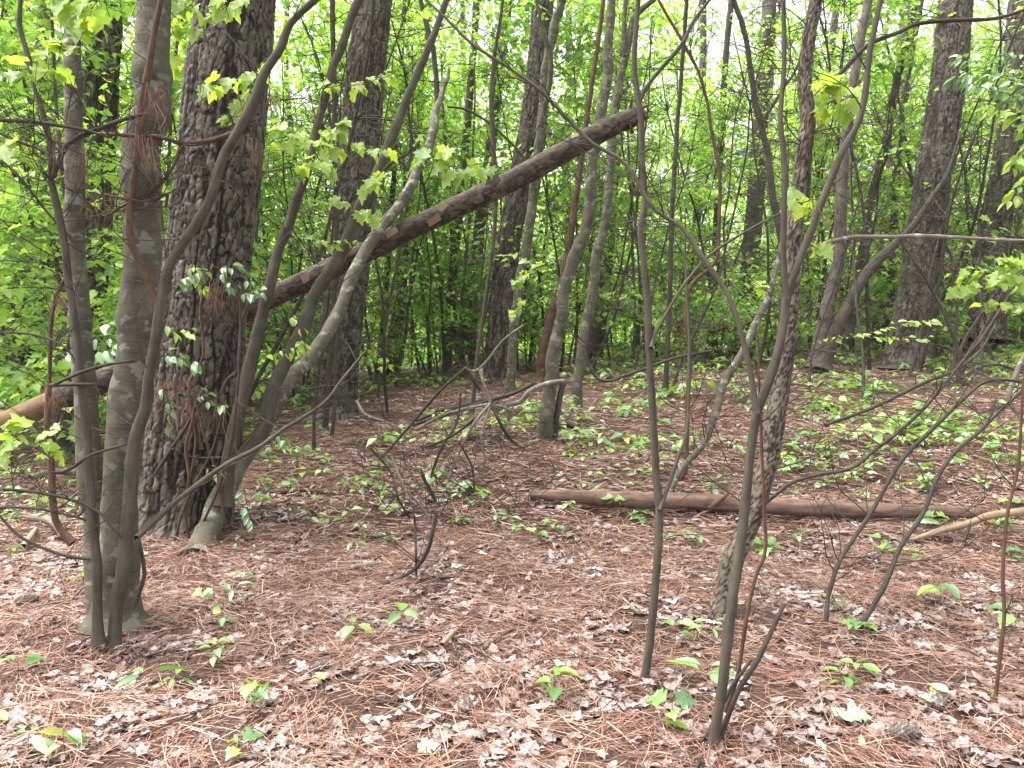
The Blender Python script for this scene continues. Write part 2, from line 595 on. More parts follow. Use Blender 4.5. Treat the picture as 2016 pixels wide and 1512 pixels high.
# leaf shapes: the blade starts at the origin and points along +x, length 1
def maple_blade(rng, curl=.25, detail=True):
    out = [(0, 0), (-.10, .16), (-.02, .34), (.16, .27), (.22, .52), (.40, .44), (.48, .50), (.50, .27), (.68, .30), (.72, .19), (1, 0)]
    if not detail:
        out = [(0, 0), (-.08, .25), (.2, .26), (.34, .5), (.5, .24), (.72, .22), (1, 0)]
    up = [(x, y * (1 + rng.uniform(-.12, .12))) for x, y in out[1:-1]]
    dn = [(x, -y * (1 + rng.uniform(-.12, .12))) for x, y in out[1:-1]]
    mid = [(.22, 0), (.5, 0)]
    P = [out[0]] + up + [out[-1]] + dn[::-1] + mid
    P = np.array(P)
    k, n = len(up), len(P)
    cb = rng.uniform(-curl, curl)
    z = -curl * .9 * P[:, 0] ** 2 + .35 * np.abs(P[:, 1]) * rng.uniform(.2, .8) + cb * P[:, 1] * P[:, 0] + .05 * rng.standard_normal(n)
    V = np.column_stack([P, z])
    m1, m2 = n - 2, n - 1
    tip = k + 1
    F = []
    ring_up = list(range(0, tip + 1))
    ring_dn = [0] + list(range(n - 3, tip, -1)) + [tip]
    for ring, flip in ((ring_up, False), (ring_dn, True)):
        for a, b in zip(ring[:-1], ring[1:]):
            c = m1 if P[a][0] + P[b][0] < .62 else m2
            F.append((a, b, c) if flip else (b, a, c))
        # closing triangle between the two midrib points
        j = next((q for q, (a, b) in enumerate(zip(ring[:-1], ring[1:])) if P[a][0] + P[b][0] >= .62), len(ring) - 2)
        F.append((ring[j], m2, m1) if flip else (ring[j], m1, m2))
    return V, np.array(F)


def oval_blade(rng, wid=.42, curl=.25, seg=4):
    xs = np.linspace(0, 1, seg + 1)
    w = wid * np.sin(np.pi * xs ** .8) * .5 * 2 * .5 + 0.0
    rows = []
    cz = rng.uniform(.3, 1) * curl
    for x, ww in zip(xs, w):
        zz = -cz * x * x
        rows += [(x, -ww, zz + ww * .5), (x, 0, zz), (x, ww, zz + ww * .5)]
    V = np.array(rows)
    F = []
    for i in range(seg):
        a, b = i * 3, i * 3 + 3
        F += [(a, b, b + 1), (a, b + 1, a + 1), (a + 1, b + 1, b + 2), (a + 1, b + 2, a + 2)]
    return V, np.array(F)


def dead_blade(rng, rough=.16, lobes=True, ring=14):
    """a dry crumpled leaf"""
    th = np.linspace(0, 2 * math.pi, ring, endpoint=False)
    rad = .5 * (1 + .25 * np.cos(th * 2) + (rng.uniform(.05, .26) * np.cos(th * rng.integers(4, 7) + rng.uniform(0, 6)) if lobes else 0) + .13 * rng.standard_normal(ring))
    o = np.column_stack([rad * np.cos(th), rad * np.sin(th) * .8])
    mid = o * rng.uniform(.45, .6)
    P = np.concatenate([[[0, 0]], mid, o])
    fold = rng.uniform(.02, .2)
    ph = rng.uniform(0, 6.28)
    z = fold * np.abs(P @ np.array([math.sin(ph), math.cos(ph)])) + rng.uniform(-.4, .45) * (P ** 2).sum(1) + rough * .45 * rng.standard_normal(len(P)) * np.concatenate([[.3], np.full(ring, .6), np.ones(ring)])
    V = np.column_stack([P, z + .03])
    F = []
    for i in range(ring):
        j = (i + 1) % ring
        F += [(0, 1 + i, 1 + j), (1 + i, 1 + ring + i, 1 + ring + j), (1 + i, 1 + ring + j, 1 + j)]
    return V, np.array(F)


def blade_mesh(name, vf, mat, smooth=True):
    return MB().add(vf[0], vf[1]).mesh(name, mat, smooth=smooth)


_r = np.random.default_rng(3)
MAPLE_M = [blade_mesh('maple_leaf', maple_blade(_r, .35), M_LEAF) for _ in range(8)]
OVAL_M = [blade_mesh('oval_leaf', oval_blade(_r, .5, .35), M_COOLLEAF) for _ in range(6)]
FRESHOVAL_M = [blade_mesh('fresh_oval_leaf', oval_blade(_r, .48, .3), M_LEAF) for _ in range(6)]
SEED_M = [blade_mesh('seedling_leaf', oval_blade(_r, .62, .3), M_SEED) for _ in range(4)] + [blade_mesh('seedling_leaf', maple_blade(_r, .3), M_SEED) for _ in range(4)]
LONG_M = [blade_mesh('narrow_leaf', oval_blade(_r, .32, .3), M_SEED) for _ in range(4)]
PALE_M = [blade_mesh('pale_leaf', oval_blade(_r, .5, .15), M_PALELEAF) for _ in range(4)] + [blade_mesh('pale_leaf', maple_blade(_r, .15), M_PALELEAF) for _ in range(3)]
YELLOW_M = [blade_mesh('yellow_leaf', oval_blade(_r, .6, .15), M_YELLOW)]
DEAD_T = [dead_blade(_r) for _ in range(10)]
DEAD_M = [blade_mesh('dead_leaf', t, M_DEADLEAF, False) for t in DEAD_T]
LEAFSET = {'maple': MAPLE_M, 'oval': OVAL_M, 'fresh': FRESHOVAL_M, 'seed': SEED_M, 'long': LONG_M, 'pale': PALE_M}


def frame_matrix(p, axis_, normal, s):
    x = Vector(axis_).normalized()
    z = Vector(normal)
    z = (z - x * z.dot(x)).normalized()
    y = z.cross(x)
    m = Matrix((x, y, z)).transposed().to_4x4()
    return Matrix.Translation(Vector(p)) @ m @ Matrix.Scale(s, 4)


LR = random.Random(11)


def put_leaf(parent, base, p, axis_, normal, size, kind='maple', name='leaf'):
    o = obj(name, LR.choice(LEAFSET[kind]), parent)
    o.matrix_local = frame_matrix(np.asarray(p) - np.asarray(base), axis_, normal, size)
    return o


# ------------------------------------------------------------------ stems traced where they stand
def world_pts(pts, t, ground=True, lean=0.0):
    """pts: (px, py, half width px) rows read off the photograph, from the root up; t: depth of the root, else where its pixel meets the ground"""
    if t is None:
        t = hit(pts[0][0], pts[0][1])
    n = len(pts)
    ts = [t + lean * i / max(n - 1, 1) for i in range(n)] if not isinstance(t, (list, tuple)) else list(np.interp(np.linspace(0, 1, n), np.linspace(0, 1, len(t)), t))
    P = np.array([at(p[0], p[1], k) for p, k in zip(pts, ts)])
    R = np.array([p[2] * k / FPX for p, k in zip(pts, ts)])
    return P, R, ts


def extend(P, R, up, taper=.35, straight=.5):
    d = P[-1] - P[-2]
    d = d / np.linalg.norm(d)
    e1 = P[-1] + d * up * .35
    d2 = d * (1 - straight) + np.array([0, 0, 1.0]) * straight
    d2 = d2 / np.linalg.norm(d2)
    e2 = e1 + d2 * up * .65
    return np.concatenate([P, [e1, e2]]), np.concatenate([R, [R[-1] * .85, R[-1] * taper]])


def root_down(P, R, flare=1.25, depth=.06):
    b = P[0].copy()
    d = P[1] - P[0]
    d = d / np.linalg.norm(d)
    k = min(.35, .06 + 3 * R[0])                       # the foot widens over a short height
    L = np.linalg.norm(P[1] - P[0])
    mid = P[0] + d * min(k, L * .6)
    rm = np.interp(min(k, L * .6), [0, L], [R[0], R[1]])
    P = np.concatenate([[b - d * depth], [P[0]], [mid], P[1:]])
    R = np.concatenate([[R[0] * flare * 1.25], [R[0] * (1 + (flare - 1) * .6)], [rm], R[1:]])
    return P, R


def stem_part(parent, base, name, P, R, mat, nseg=10, step=.05, rough=.07, seed=0, disp=None):
    mb = MB()
    tube(mb, P, R, nseg, step, rough, seed, disp)
    return obj(name, mb.mesh(name, mat, off=base), parent)


_seed = [100]


def nseed():
    _seed[0] += 1
    return _seed[0]


def twigs_part(parent, base, P, R, n, length, rng, mat=None, up=.45, lo=.25, name='twigs', sub=3, thick=.0036):
    """fine bare side twigs joined to one part"""
    mb = MB()
    n = int(n * 1.6)
    length *= 1.3
    for k in range(n):
        i = min(len(P) - 2, int(rng.uniform(lo, 1) * (len(P) - 1)))
        f = rng.uniform()
        p = P[i] * (1 - f) + P[i + 1] * f
        az = rng.uniform(0, 2 * math.pi)
        L = length * rng.uniform(.4, 1.2)
        el = rng.uniform(-.15, 1.0) * up * 2
        d = np.array([math.cos(az) * math.cos(el), math.sin(az) * math.cos(el) * .7, math.sin(el)])
        pts = [p]
        dd = d.copy()
        m = 5
        for q in range(m):
            dd = dd + rng.normal(0, .2, 3) + np.array([0, 0, .05])
            dd /= np.linalg.norm(dd)
            pts.append(pts[-1] + dd * L / m)
        tube(mb, pts, np.linspace(thick * 1.25, thick * .45, m + 1), 4, L / 9, 0, cap=False)
        for s_ in range(sub):
            q = rng.integers(1, m)
            d3 = (pts[q + 1] - pts[q]) + rng.normal(0, .12, 3) * L * .5
            d3 /= np.linalg.norm(d3)
            L3 = L * rng.uniform(.25, .55)
            p2 = [pts[q], pts[q] + d3 * L3 * .5 + rng.normal(0, .02, 3), pts[q] + d3 * L3 + rng.normal(0, .05, 3) * L]
            tube(mb, p2, [thick * .8, thick * .6, thick * .35], 3, L3 / 4, 0, cap=False)
    return tag(obj(name, mb.mesh(name, mat or M_TWIG, off=base), parent), kind='stuff')


def traced_tree(name, label, cat, stems, t=None, mat=M_DARK, up=3.0, nseg=10, step=.05, disp=None, rough=.07, twigs=0, twig_len=.5, thick=.0036, group=None, part='trunk', flare=1.3, lean=0.0, straight=.5, depth=.06):
    """stems: first the main stem, then forks: each a list of (px, py, hw) rows or a dict with its own settings"""
    first = stems[0] if not isinstance(stems[0], dict) else stems[0]['pts']
    t0 = hit(first[0][0], first[0][1]) if t is None else (t if not isinstance(t, (list, tuple)) else t[0])
    b = at(first[0][0], first[0][1], t0)
    root = thing(name, label, cat, b, group)
    for k, s in enumerate(stems):
        s = s if isinstance(s, dict) else {'pts': s}
        tt = s.get('t', t if t is not None else t0)
        P, R, ts = world_pts(s['pts'], tt, lean=s.get('lean', lean))
        if k == 0 or s.get('root'):
            P, R = root_down(P, R, s.get('flare', flare), depth)
        u = s.get('up', up if k == 0 else up * .5)
        if u:
            P, R = extend(P, R, u, straight=straight)
        nm = s.get('name', part if k == 0 else 'branch')
        sd_ = nseed()
        o = stem_part(root, b, nm, P, R, s.get('mat', mat), s.get('nseg', nseg), s.get('step', step), s.get('rough', rough), sd_, s.get('disp', disp))
        s['P'], s['R'] = P, R
        if s.get('label'): o['label'] = s['label']
        tw = s.get('twigs', twigs)
        if tw:
            twigs_part(root, b, P, R, tw, s.get('twig_len', twig_len), np.random.default_rng(sd_), thick=min(thick, .00065 * np.mean(ts)))
    return root, b


def leafy_twig(root, base, pts, t, n, size, kind='maple', thick=.0025, droop=.5, spread=1.0, rng=None, mat=None):
    """a thin leaf-bearing branch; every leaf its own piece on it"""
    rng = rng or np.random.default_rng(nseed())
    ts = t if isinstance(t, (list, tuple)) else (t, t)
    tl = np.interp(np.linspace(0, 1, len(pts)), np.linspace(0, 1, len(ts)), ts)
    P = np.array([at(p[0], p[1], k) for p, k in zip(pts, tl)])
    Q, r, s = spline(P, np.linspace(thick, thick * .5, len(P)), .03)
    mb = MB()
    tube(mb, P, np.linspace(thick, thick * .5, len(P)), 5, .03, 0)
    n = int(n * 1.5)
    for k in range(n):
        f = rng.uniform(.1, 1) if k else 1.0
        i = min(len(Q) - 2, int(f * (len(Q) - 1)))
        d = Q[i + 1] - Q[i]
        d /= np.linalg.norm(d)
        side = np.cross(d, [0, 0, 1.0])
        side = side / (np.linalg.norm(side) + 1e-6) * rng.choice([-1, 1])
        ax = d * rng.uniform(.1, .8) + side * rng.uniform(.3, 1) * spread + np.array([0, 0, rng.uniform(-droop * 1.4, droop * .5)])
        ax /= np.linalg.norm(ax)
        sz = size * rng.uniform(.7, 1.3)
        pet = ax * sz * .45 + np.array([0, 0, rng.uniform(-.01, .02)])
        tube(mb, [Q[i], Q[i] + pet * .6 + np.array([0, 0, .005]), Q[i] + pet], [thick * .5] * 3, 3, .03, 0, cap=False)
        nrm = np.array([rng.normal(0, .45), rng.normal(-.75, .5), .9])
        ax2 = ax + np.array([0, 0, -droop * rng.uniform(.1, .9)])
        LEAVES.append((Q[i] + pet, ax2, nrm, sz, kind))
    br = obj('branch', mb.mesh('branch', mat or M_TWIG, off=base), root)
    for p, a_, nr, sz, kd in LEAVES:
        put_leaf(br, base, p, a_, nr, sz, kd)
    LEAVES.clear()
    return br


LEAVES = []
BIGPLATE = plates(.05, .125, .023, .8)
MIDPLATE = plates(.06, .115, .021, .6)
SMALLPLATE = plates(.014, .026, .005, .4)
LOGPLATE = plates(.06, .13, .007, .3)

# the multi-stemmed maple at the left
T1 = 3.62
stemA = [(222, 1215, 40), (205, 1130, 34), (190, 1040, 26), (180, 950, 24), (172, 850, 22), (166, 750, 20), (158, 620, 19), (150, 500, 18), (146, 333, 17), (143, 160, 16), (142, 0, 14)]
stemB = [(230, 1205, 42), (234, 1120, 38), (234, 1010, 31), (243, 900, 34), (254, 800, 36), (264, 700, 35), (274, 590, 34), (280, 500, 33), (282, 333, 33), (296, 167, 33), (304, 0, 31)]
stemC = [(226, 1250, 12), (233, 1175, 13), (246, 1091, 13), (254, 1008, 13), (265, 870, 12), (287, 797, 11), (297, 730, 10), (310, 654, 10), (315, 605, 9), (322, 560, 9), (337, 514, 9), (360, 480, 9), (410, 400, 9), (437, 317, 9), (450, 290, 9), (500, 200, 10), (520, 143, 9), (550, 97, 8), (573, 47, 7), (620, 0, 7)]
forkC = [(314, 608, 8), (297, 568, 7), (285, 537, 7), (268, 500, 7), (255, 467, 7), (260, 383, 7), (267, 333, 7), (280, 200, 7), (293, 133, 7), (300, 83, 6), (317, 0, 5)]
stemD = [(193, 1240, 10), (192, 1175, 9), (190, 1108, 9), (183, 1041, 9), (180, 970, 8), (170, 854, 8), (160, 754, 8), (150, 654, 7), (137, 571, 7), (131, 520, 7), (128, 483, 7), (108, 383, 7), (101, 350, 6), (103, 317, 6), (90, 250, 6), (73, 183, 6), (63, 143, 6), (50, 93, 5), (37, 50, 5), (40, 0, 4)]
MAPLE_L, bL = traced_tree('maple_tree', 'multi-stemmed grey maple, two thick trunks with two slim stems hugging their front', 'tree',
    [{'pts': stemB, 't': T1 + .05, 'up': 6, 'nseg': 30, 'step': .03, 'rough': .05, 'flare': 1.25},
     {'pts': stemA, 't': T1 + .12, 'up': 5, 'name': 'trunk', 'root': True, 'nseg': 26, 'step': .03, 'rough': .05, 'flare': 1.2},
     {'pts': stemC, 't': T1 - .16, 'up': 2, 'name': 'stem', 'root': True, 'mat': M_SMOOTH, 'nseg': 14, 'step': .03, 'twigs': 10, 'twig_len': .35, 'flare': 1.1},
     {'pts': forkC, 't': T1 - .16, 'up': 1.5, 'mat': M_RED, 'twigs': 7, 'twig_len': .4},
     {'pts': stemD, 't': T1 - .2, 'up': 1.5, 'name': 'stem', 'root': True, 'mat': M_SMOOTH, 'twigs': 10, 'twig_len': .45, 'flare': 1.1},
     {'pts': [(189, 1101, 3.5), (150, 1098, 3.5), (111, 1089, 3), (42, 1058, 3), (0, 1017, 2.5), (-60, 960, 2)], 't': T1 - .2, 'up': 0, 'mat': M_TWIG},
     {'pts': [(268, 1060, 6), (300, 1030, 5.5), (356, 978, 5), (403, 944, 5), (458, 908, 5), (514, 878, 4.5), (560, 844, 4), (633, 797, 3.5), (672, 750, 3), (720, 690, 2)], 't': (T1 - .1, 4.6), 'up': 0, 'mat': M_SMOOTH, 'twigs': 8, 'twig_len': .3},
     {'pts': [(262, 1200, 4), (285, 1130, 4), (278, 1090, 4), (272, 1060, 4)], 't': T1 - .1, 'up': 0, 'mat': M_DARK},
    ], mat=M_MAPLE)

# pines
def pine(label, pts, t=None, up=12, nseg=90, step=.03, disp=MIDPLATE, flare=1.2, mat=M_PINE):
    r_, b_ = traced_tree('pine_tree', label, 'pine tree', [pts], t, mat=mat, up=0, nseg=nseg, step=step, disp=disp, rough=.04, flare=flare)
    P, R, ts = world_pts(pts, hit(pts[0][0], pts[0][1]) if t is None else t)
    E, RE = extend(P[-2:], R[-2:], up, .55, .6)
    stem_part(r_, b_, 'trunk', E[1:], RE[1:] * .98, mat, 20, .3, .03, nseed(), None)
    return r_, b_, E[-1]


CROWN_SPOTS = []
YM = []
P1, bP1, e = pine('broad furrowed pine close behind the multi-stemmed maple, vines and needles caught on its foot',
    [(362, 1030, 92), (368, 985, 86), (378, 900, 87), (392, 750, 80), (403, 587, 76), (411, 500, 76), (431, 333, 76), (447, 167, 73), (466, 0, 70), (475, -80, 70)], nseg=230, step=.0115, disp=BIGPLATE)
CROWN_SPOTS.append((P1, e))
P2, bP2, e = pine('tall pine behind the leaning forked maple, crossed by the middle of the diagonal log',
    [(658, 822, 46), (660, 790, 41), (665, 700, 40), (690, 500, 40), (705, 333, 37), (718, 167, 36), (738, 0, 33), (748, -90, 32)], nseg=130, step=.02)
CROWN_SPOTS.append((P2, e))
P3, bP3, e = pine('dark straight pine behind the middle of the diagonal log, beside a slim grey maple',
    [(978, 745, 31), (985, 690, 26), (998, 504, 23), (1028, 333, 21), (1055, 167, 20), (1069, 0, 20), (1075, -90, 19)], nseg=100, step=.028)
CROWN_SPOTS.append((P3, e))
P4, bP4, e = pine('pine trunk half hidden behind the multi-stemmed maple, under the low end of the diagonal log',
    [(138, 892, 44), (146, 800, 40), (152, 700, 38), (178, 500, 33), (195, 250, 30), (206, 60, 29), (210, -90, 28)], nseg=110, step=.024)
CROWN_SPOTS.append((P4, e))
P5, bP5, e = pine('big scaly pine standing alone up the slope behind the ground log',
    [(1783, 724, 46), (1788, 670, 37), (1806, 587, 35), (1818, 500, 33), (1839, 333, 32), (1866, 167, 31), (1883, 0, 29), (1890, -90, 28)], nseg=120, step=.025)
CROWN_SPOTS.append((P5, e))
P6, bP6, e = pine('pine behind drooping green leaves at the edge of the slope, beyond the big scaly pine',
    [(1938, 665, 36), (1945, 600, 29), (1950, 504, 28), (1965, 417, 27), (1985, 300, 25), (2000, 150, 23), (2012, 0, 22)], t=15.5, nseg=90, step=.03)
CROWN_SPOTS.append((P6, e))

# the leaning forked maple with lichen
L1 = [(392, 1092, 22.1), (412, 1040, 21.2), (430, 985, 21.2), (470, 915, 19.3), (515, 850, 14.8), (580, 737, 13.3), (627, 680, 13.3), (667, 614, 11.7), (695, 540, 11.7), (739, 463, 10.9), (789, 400, 10.1), (819, 343, 9.4), (852, 260, 9.4), (859, 217, 7.0), (879, 157, 4.7)]
L2 = [(480, 895, 14), (520, 837, 15), (533, 780, 14), (560, 717, 13), (600, 637, 13), (617, 587, 12), (643, 544, 12), (672, 500, 12), (705, 417, 11), (739, 350, 10), (759, 300, 9), (779, 250, 9), (805, 183, 8), (832, 123, 8), (852, 73, 7), (879, 0, 6)]
L3 = [(859, 222, 6), (861, 190, 5.5), (855, 110, 5), (845, 70, 5), (828, 0, 4.5)]
LEAN, bLE = traced_tree('leaning_maple', 'lichen-spotted maple leaning right from beside the broad pine, forked low', 'tree',
    [{'pts': L1, 't': (4.85, 7.6), 'up': .15, 'nseg': 20, 'step': .035, 'mat': M_LICHEN, 'flare': 1.35},
     {'pts': L2, 't': (5.2, 5.9), 'up': 2.5, 'mat': M_SMOOTH, 'nseg': 14, 'twigs': 14, 'twig_len': .5},
     {'pts': L3, 't': 7.55, 'up': 2, 'mat': M_DARK},
     {'pts': [(748, 360, 4), (760, 330, 3.5), (790, 310, 3)], 't': 5.6, 'up': .2, 'mat': M_DARK}], mat=M_LICHEN)

# stems between the pine and the leaning maple
YM.append(traced_tree('young_maple', 'slim grey maple stem rising between broad pine and leaning maple', 'tree',
    [{'pts': [(440, 975, 15), (457, 871, 14), (473, 797, 13), (493, 720, 13), (513, 637, 12), (533, 554, 11), (547, 504, 10), (580, 400, 10), (600, 350, 9), (617, 283, 9), (630, 227, 8), (647, 167, 8), (663, 117, 8), (692, 33, 8), (705, 0, 8)], 't': 5.15, 'up': 3, 'nseg': 12, 'twigs': 18, 'twig_len': .55}], mat=M_SMOOTH)[0])
traced_tree('sapling', 'thin dark straight sapling in front of the pine behind the leaning maple', 'sapling',
    [{'pts': [(640, 835, 5), (648, 750, 5), (655, 650, 5), (661, 500, 5), (660, 330, 5), (658, 167, 5), (654, 0, 5)], 't': 9.3, 'up': 3, 'twigs': 14, 'twig_len': .8}], mat=M_DARK)
YM.append(traced_tree('young_maple', 'smooth grey young maple touching the dark straight pine on its near side', 'tree',
    [{'pts': [(1005, 772, 10), (1006, 737, 9), (1014, 637, 9), (1025, 537, 9), (1035, 500, 9), (1052, 367, 9), (1062, 283, 9), (1069, 200, 9), (1075, 133, 9), (1085, 83, 9), (1106, 0, 8)], 'up': 5, 'nseg': 12, 'twigs': 14, 'twig_len': .9},
     {'pts': [(1054, 365, 4), (1030, 310, 3), (1005, 280, 2.5), (960, 240, 2.5), (915, 215, 2.5), (880, 210, 2)], 't': 11.5, 'up': 0, 'mat': M_DARK},
     {'pts': [(1065, 250, 6), (1085, 130, 5), (1070, 60, 5), (1058, 0, 5)], 't': 11.4, 'mat': M_SMOOTH}], mat=M_MAPLE, part='trunk')[0])
YM.append(traced_tree('young_maple', 'grey maple with a snapped dark stump beside its foot, leaning up behind the log end', 'tree',
    [{'pts': [(1070, 870, 14), (1082, 771, 13), (1089, 704, 12), (1099, 654, 12), (1112, 571, 12), (1132, 504, 12), (1152, 450, 11), (1165, 367, 11), (1169, 300, 10), (1182, 227, 10), (1195, 150, 10), (1199, 67, 9), (1205, 0, 8)], 'up': 4, 'nseg': 14, 'twigs': 18, 'twig_len': .7}], mat=M_MAPLE)[0])
YM.append(traced_tree('young_maple', 'pale bowed young maple up the slope just right of the one with the snapped stump', 'tree',
    [{'pts': [(1134, 805, 10), (1139, 737, 10), (1152, 654, 10), (1165, 587, 10), (1175, 504, 9), (1192, 433, 9), (1199, 367, 8), (1205, 300, 8), (1209, 217, 7), (1219, 167, 7), (1235, 100, 7), (1245, 43, 6), (1259, 23, 6), (1287, 0, 5)], 'up': 3, 'nseg': 12, 'twigs': 16, 'twig_len': .8},
     {'pts': [(1230, 110, 5), (1228, 60, 4.5), (1232, 0, 4)], 't': 9.6, 'up': 2}], mat=M_MAPLE)[0])
traced_tree('snag', 'snapped dark stump leaning next to the foot of a grey maple', 'stump',
    [{'pts': [(1090, 860, 6), (1097, 815, 6), (1103, 780, 6), (1109, 752, 5)], 't': hit(1070, 870) + .05, 'up': 0}], mat=M_DARK)
traced_tree('dead_branch', 'pale crooked dead branch propped on the snapped dark stump', 'branch',
    [{'pts': [(985, 802, 5), (999, 797, 4.5), (1025, 791, 5), (1036, 778, 5), (1049, 767, 5), (1082, 754, 4.5), (1112, 749, 3.5)], 't': hit(1070, 870) - .12, 'up': 0}], mat=M_DEAD)

# foreground saplings
S1, bS1 = traced_tree('sapling', 'slim bare sapling in front of the snapped end of the diagonal log', 'sapling',
    [{'pts': [(1267, 1343, 8), (1275, 1290, 8), (1283, 1241, 8), (1292, 1125, 8), (1299, 1008, 8), (1292, 937, 7.5), (1285, 804, 7.5), (1279, 704, 7), (1275, 604, 7), (1266, 504, 6.5), (1260, 450, 6), (1268, 400, 6), (1264, 300, 6), (1262, 233, 6), (1256, 193, 5.5), (1249, 133, 5), (1252, 67, 5), (1257, 0, 5)], 'up': 1.5, 'nseg': 12, 'twigs': 10, 'twig_len': .4, 'step': .03},
     {'pts': [(1259, 200, 4.5), (1268, 180, 4), (1289, 150, 4), (1344, 85, 4), (1364, 43, 3.5), (1397, 0, 3)], 't': hit(1267, 1343), 'up': .8},
     {'pts': [(1281, 685, 4), (1290, 655, 3.5), (1305, 630, 3.5), (1344, 564, 3), (1400, 500, 3), (1470, 455, 2.5), (1545, 415, 2)], 't': (3.05, 3.4), 'up': 0},
     {'pts': [(1298, 1005, 4), (1315, 960, 4), (1335, 900, 3.5), (1352, 850, 3), (1357, 704, 3), (1352, 571, 2.5)], 't': (3.05, 3.3), 'up': .4}], mat=M_SMOOTH)
S2, bS2 = traced_tree('sapling', 'forked green-grey sapling nearest the camera, one arm arching over the log end', 'sapling',
    [{'pts': [(1402, 1478, 11), (1412, 1410, 10), (1424, 1341, 10), (1434, 1241, 10), (1447, 1141, 10), (1457, 1075, 10), (1466, 1004, 9.5), (1477, 904, 9), (1487, 830, 9), (1497, 797, 9), (1514, 754, 9), (1531, 687, 8.5), (1544, 621, 8.5), (1549, 584, 8), (1557, 560, 7), (1577, 504, 7), (1597, 454, 7), (1617, 397, 7), (1644, 333, 7), (1661, 293, 7), (1691, 240, 6), (1704, 183, 6), (1711, 110, 6), (1727, 33, 5), (1734, 0, 5)], 'up': 1.5, 'nseg': 14, 'step': .025, 'twigs': 8, 'twig_len': .4},
     {'pts': [(1490, 815, 7), (1477, 737, 6), (1467, 687, 6), (1454, 631, 5.5), (1434, 581, 5), (1401, 531, 5), (1381, 504, 5), (1344, 450, 4.5), (1289, 413, 4), (1265, 377, 4), (1239, 330, 4), (1212, 307, 4), (1172, 287, 4), (1145, 263, 4), (1105, 220, 3.5), (1055, 170, 3.5), (1022, 147, 3), (972, 115, 3), (925, 83, 3), (879, 37, 2.5), (839, 0, 2.5)], 't': (2.56, 2.9), 'up': .3, 'nseg': 10, 'twigs': 14, 'twig_len': .3},
     {'pts': [(1549, 590, 6), (1545, 537, 6), (1542, 504, 6), (1544, 333, 5.5), (1541, 277, 5.5), (1536, 233, 5), (1544, 133, 5), (1543, 0, 4.5)], 't': 2.56, 'up': 1, 'nseg': 10, 'twigs': 8, 'twig_len': .35},
     {'pts': [(1425, 1432, 5), (1454, 1358, 5), (1487, 1308, 5), (1511, 1258, 5), (1544, 1188, 4)], 't': 2.62, 'up': 0, 'mat': M_DARK, 'root': True},
     {'pts': [(1399, 1437, 4.5), (1437, 1358, 4), (1477, 1301, 3)], 't': 2.64, 'up': 0, 'mat': M_DARK, 'root': True},
     {'pts': [(1440, 1370, 4), (1454, 1328, 4), (1471, 1208, 4), (1491, 1125, 3.5), (1507, 1088, 3.5), (1504, 1008, 3.5), (1501, 900, 3), (1497, 815, 3)], 't': 2.66, 'up': .3, 'mat': M_RED, 'root': True}], mat=M_SMOOTH)
R1, bR1 = traced_tree('rough_barked_tree', 'curving rough-barked young tree just behind the forked sapling, crossing the ground log', 'tree',
    [{'pts': [(1424, 1205, 23), (1431, 1151, 21), (1447, 1091, 20), (1477, 1028, 19), (1493, 975, 18), (1514, 904, 18), (1527, 821, 18), (1541, 737, 16), (1551, 654, 16), (1557, 571, 15), (1561, 487, 14), (1574, 367, 14), (1581, 300, 13), (1591, 233, 14), (1584, 167, 13), (1591, 83, 12), (1607, 0, 12)], 'up': 4, 'nseg': 40, 'step': .013, 'twigs': 30, 'twig_len': .45, 'disp': SMALLPLATE},
     {'pts': [(1590, 400, 3), (1598, 290, 3), (1610, 207, 3.5), (1621, 190, 4), (1644, 157, 4), (1677, 120, 4.5), (1711, 87, 4.5), (1771, 63, 4), (1804, 47, 4), (1864, 40, 4), (1951, 38, 3.5), (2016, 20, 3), (2100, -10, 3)], 't': 3.7, 'up': 0, 'mat': M_DARK, 'twigs': 6, 'twig_len': .3},
     {'pts': [(1570, 505, 4), (1607, 486, 4), (1644, 474, 4), (1677, 467, 4), (1761, 466, 4), (1811, 464, 3.5), (1911, 469, 3.5), (2016, 474, 3), (2090, 470, 2)], 't': 3.75, 'up': 0, 'mat': M_DEAD}], mat=M_ROUGH)
traced_tree('leaning_sapling', 'scaly sapling slanting right behind the ground log, left of the forked sapling', 'sapling',
    [{'pts': [(1310, 990, 5), (1340, 925, 6), (1387, 871, 7), (1411, 804, 8), (1424, 757, 8), (1461, 697, 8), (1487, 637, 7), (1517, 571, 6), (1530, 520, 5), (1541, 470, 5)], 'up': 2, 'twigs': 16, 'twig_len': .5, 'lean': .5}], mat=M_LICHEN)
traced_tree('sapling', 'thin dark upright sapling behind the ground log with a red-brown lower stem', 'sapling',
    [{'pts': [(1330, 955, 4.5), (1349, 930, 4.5), (1353, 820, 4.5), (1357, 704, 4.5), (1352, 600, 4.5), (1362, 560, 4), (1405, 520, 3.5), (1413, 504, 3.5), (1416, 354, 3.5), (1401, 250, 3.5), (1391, 200, 3), (1374, 140, 3), (1344, 83, 3)], 't': 6.3, 'up': 1.5, 'twigs': 22, 'twig_len': .7}], mat=M_RED)
traced_tree('understory_tree', 'dark wavy tree behind the rough-barked one, stem kinked at half height', 'tree',
    [{'pts': [(1530, 770, 7), (1538, 650, 7), (1545, 560, 7), (1535, 450, 7), (1521, 383, 7), (1511, 300, 6), (1497, 240, 6), (1487, 200, 6), (1477, 133, 5.5), (1467, 67, 5), (1444, 0, 5)], 't': 9.5, 'up': 3, 'twigs': 24, 'twig_len': .9},
     {'pts': [(1500, 240, 4), (1520, 210, 3.5), (1545, 170, 3)], 't': 9.5, 'up': .8}], mat=M_DARK)

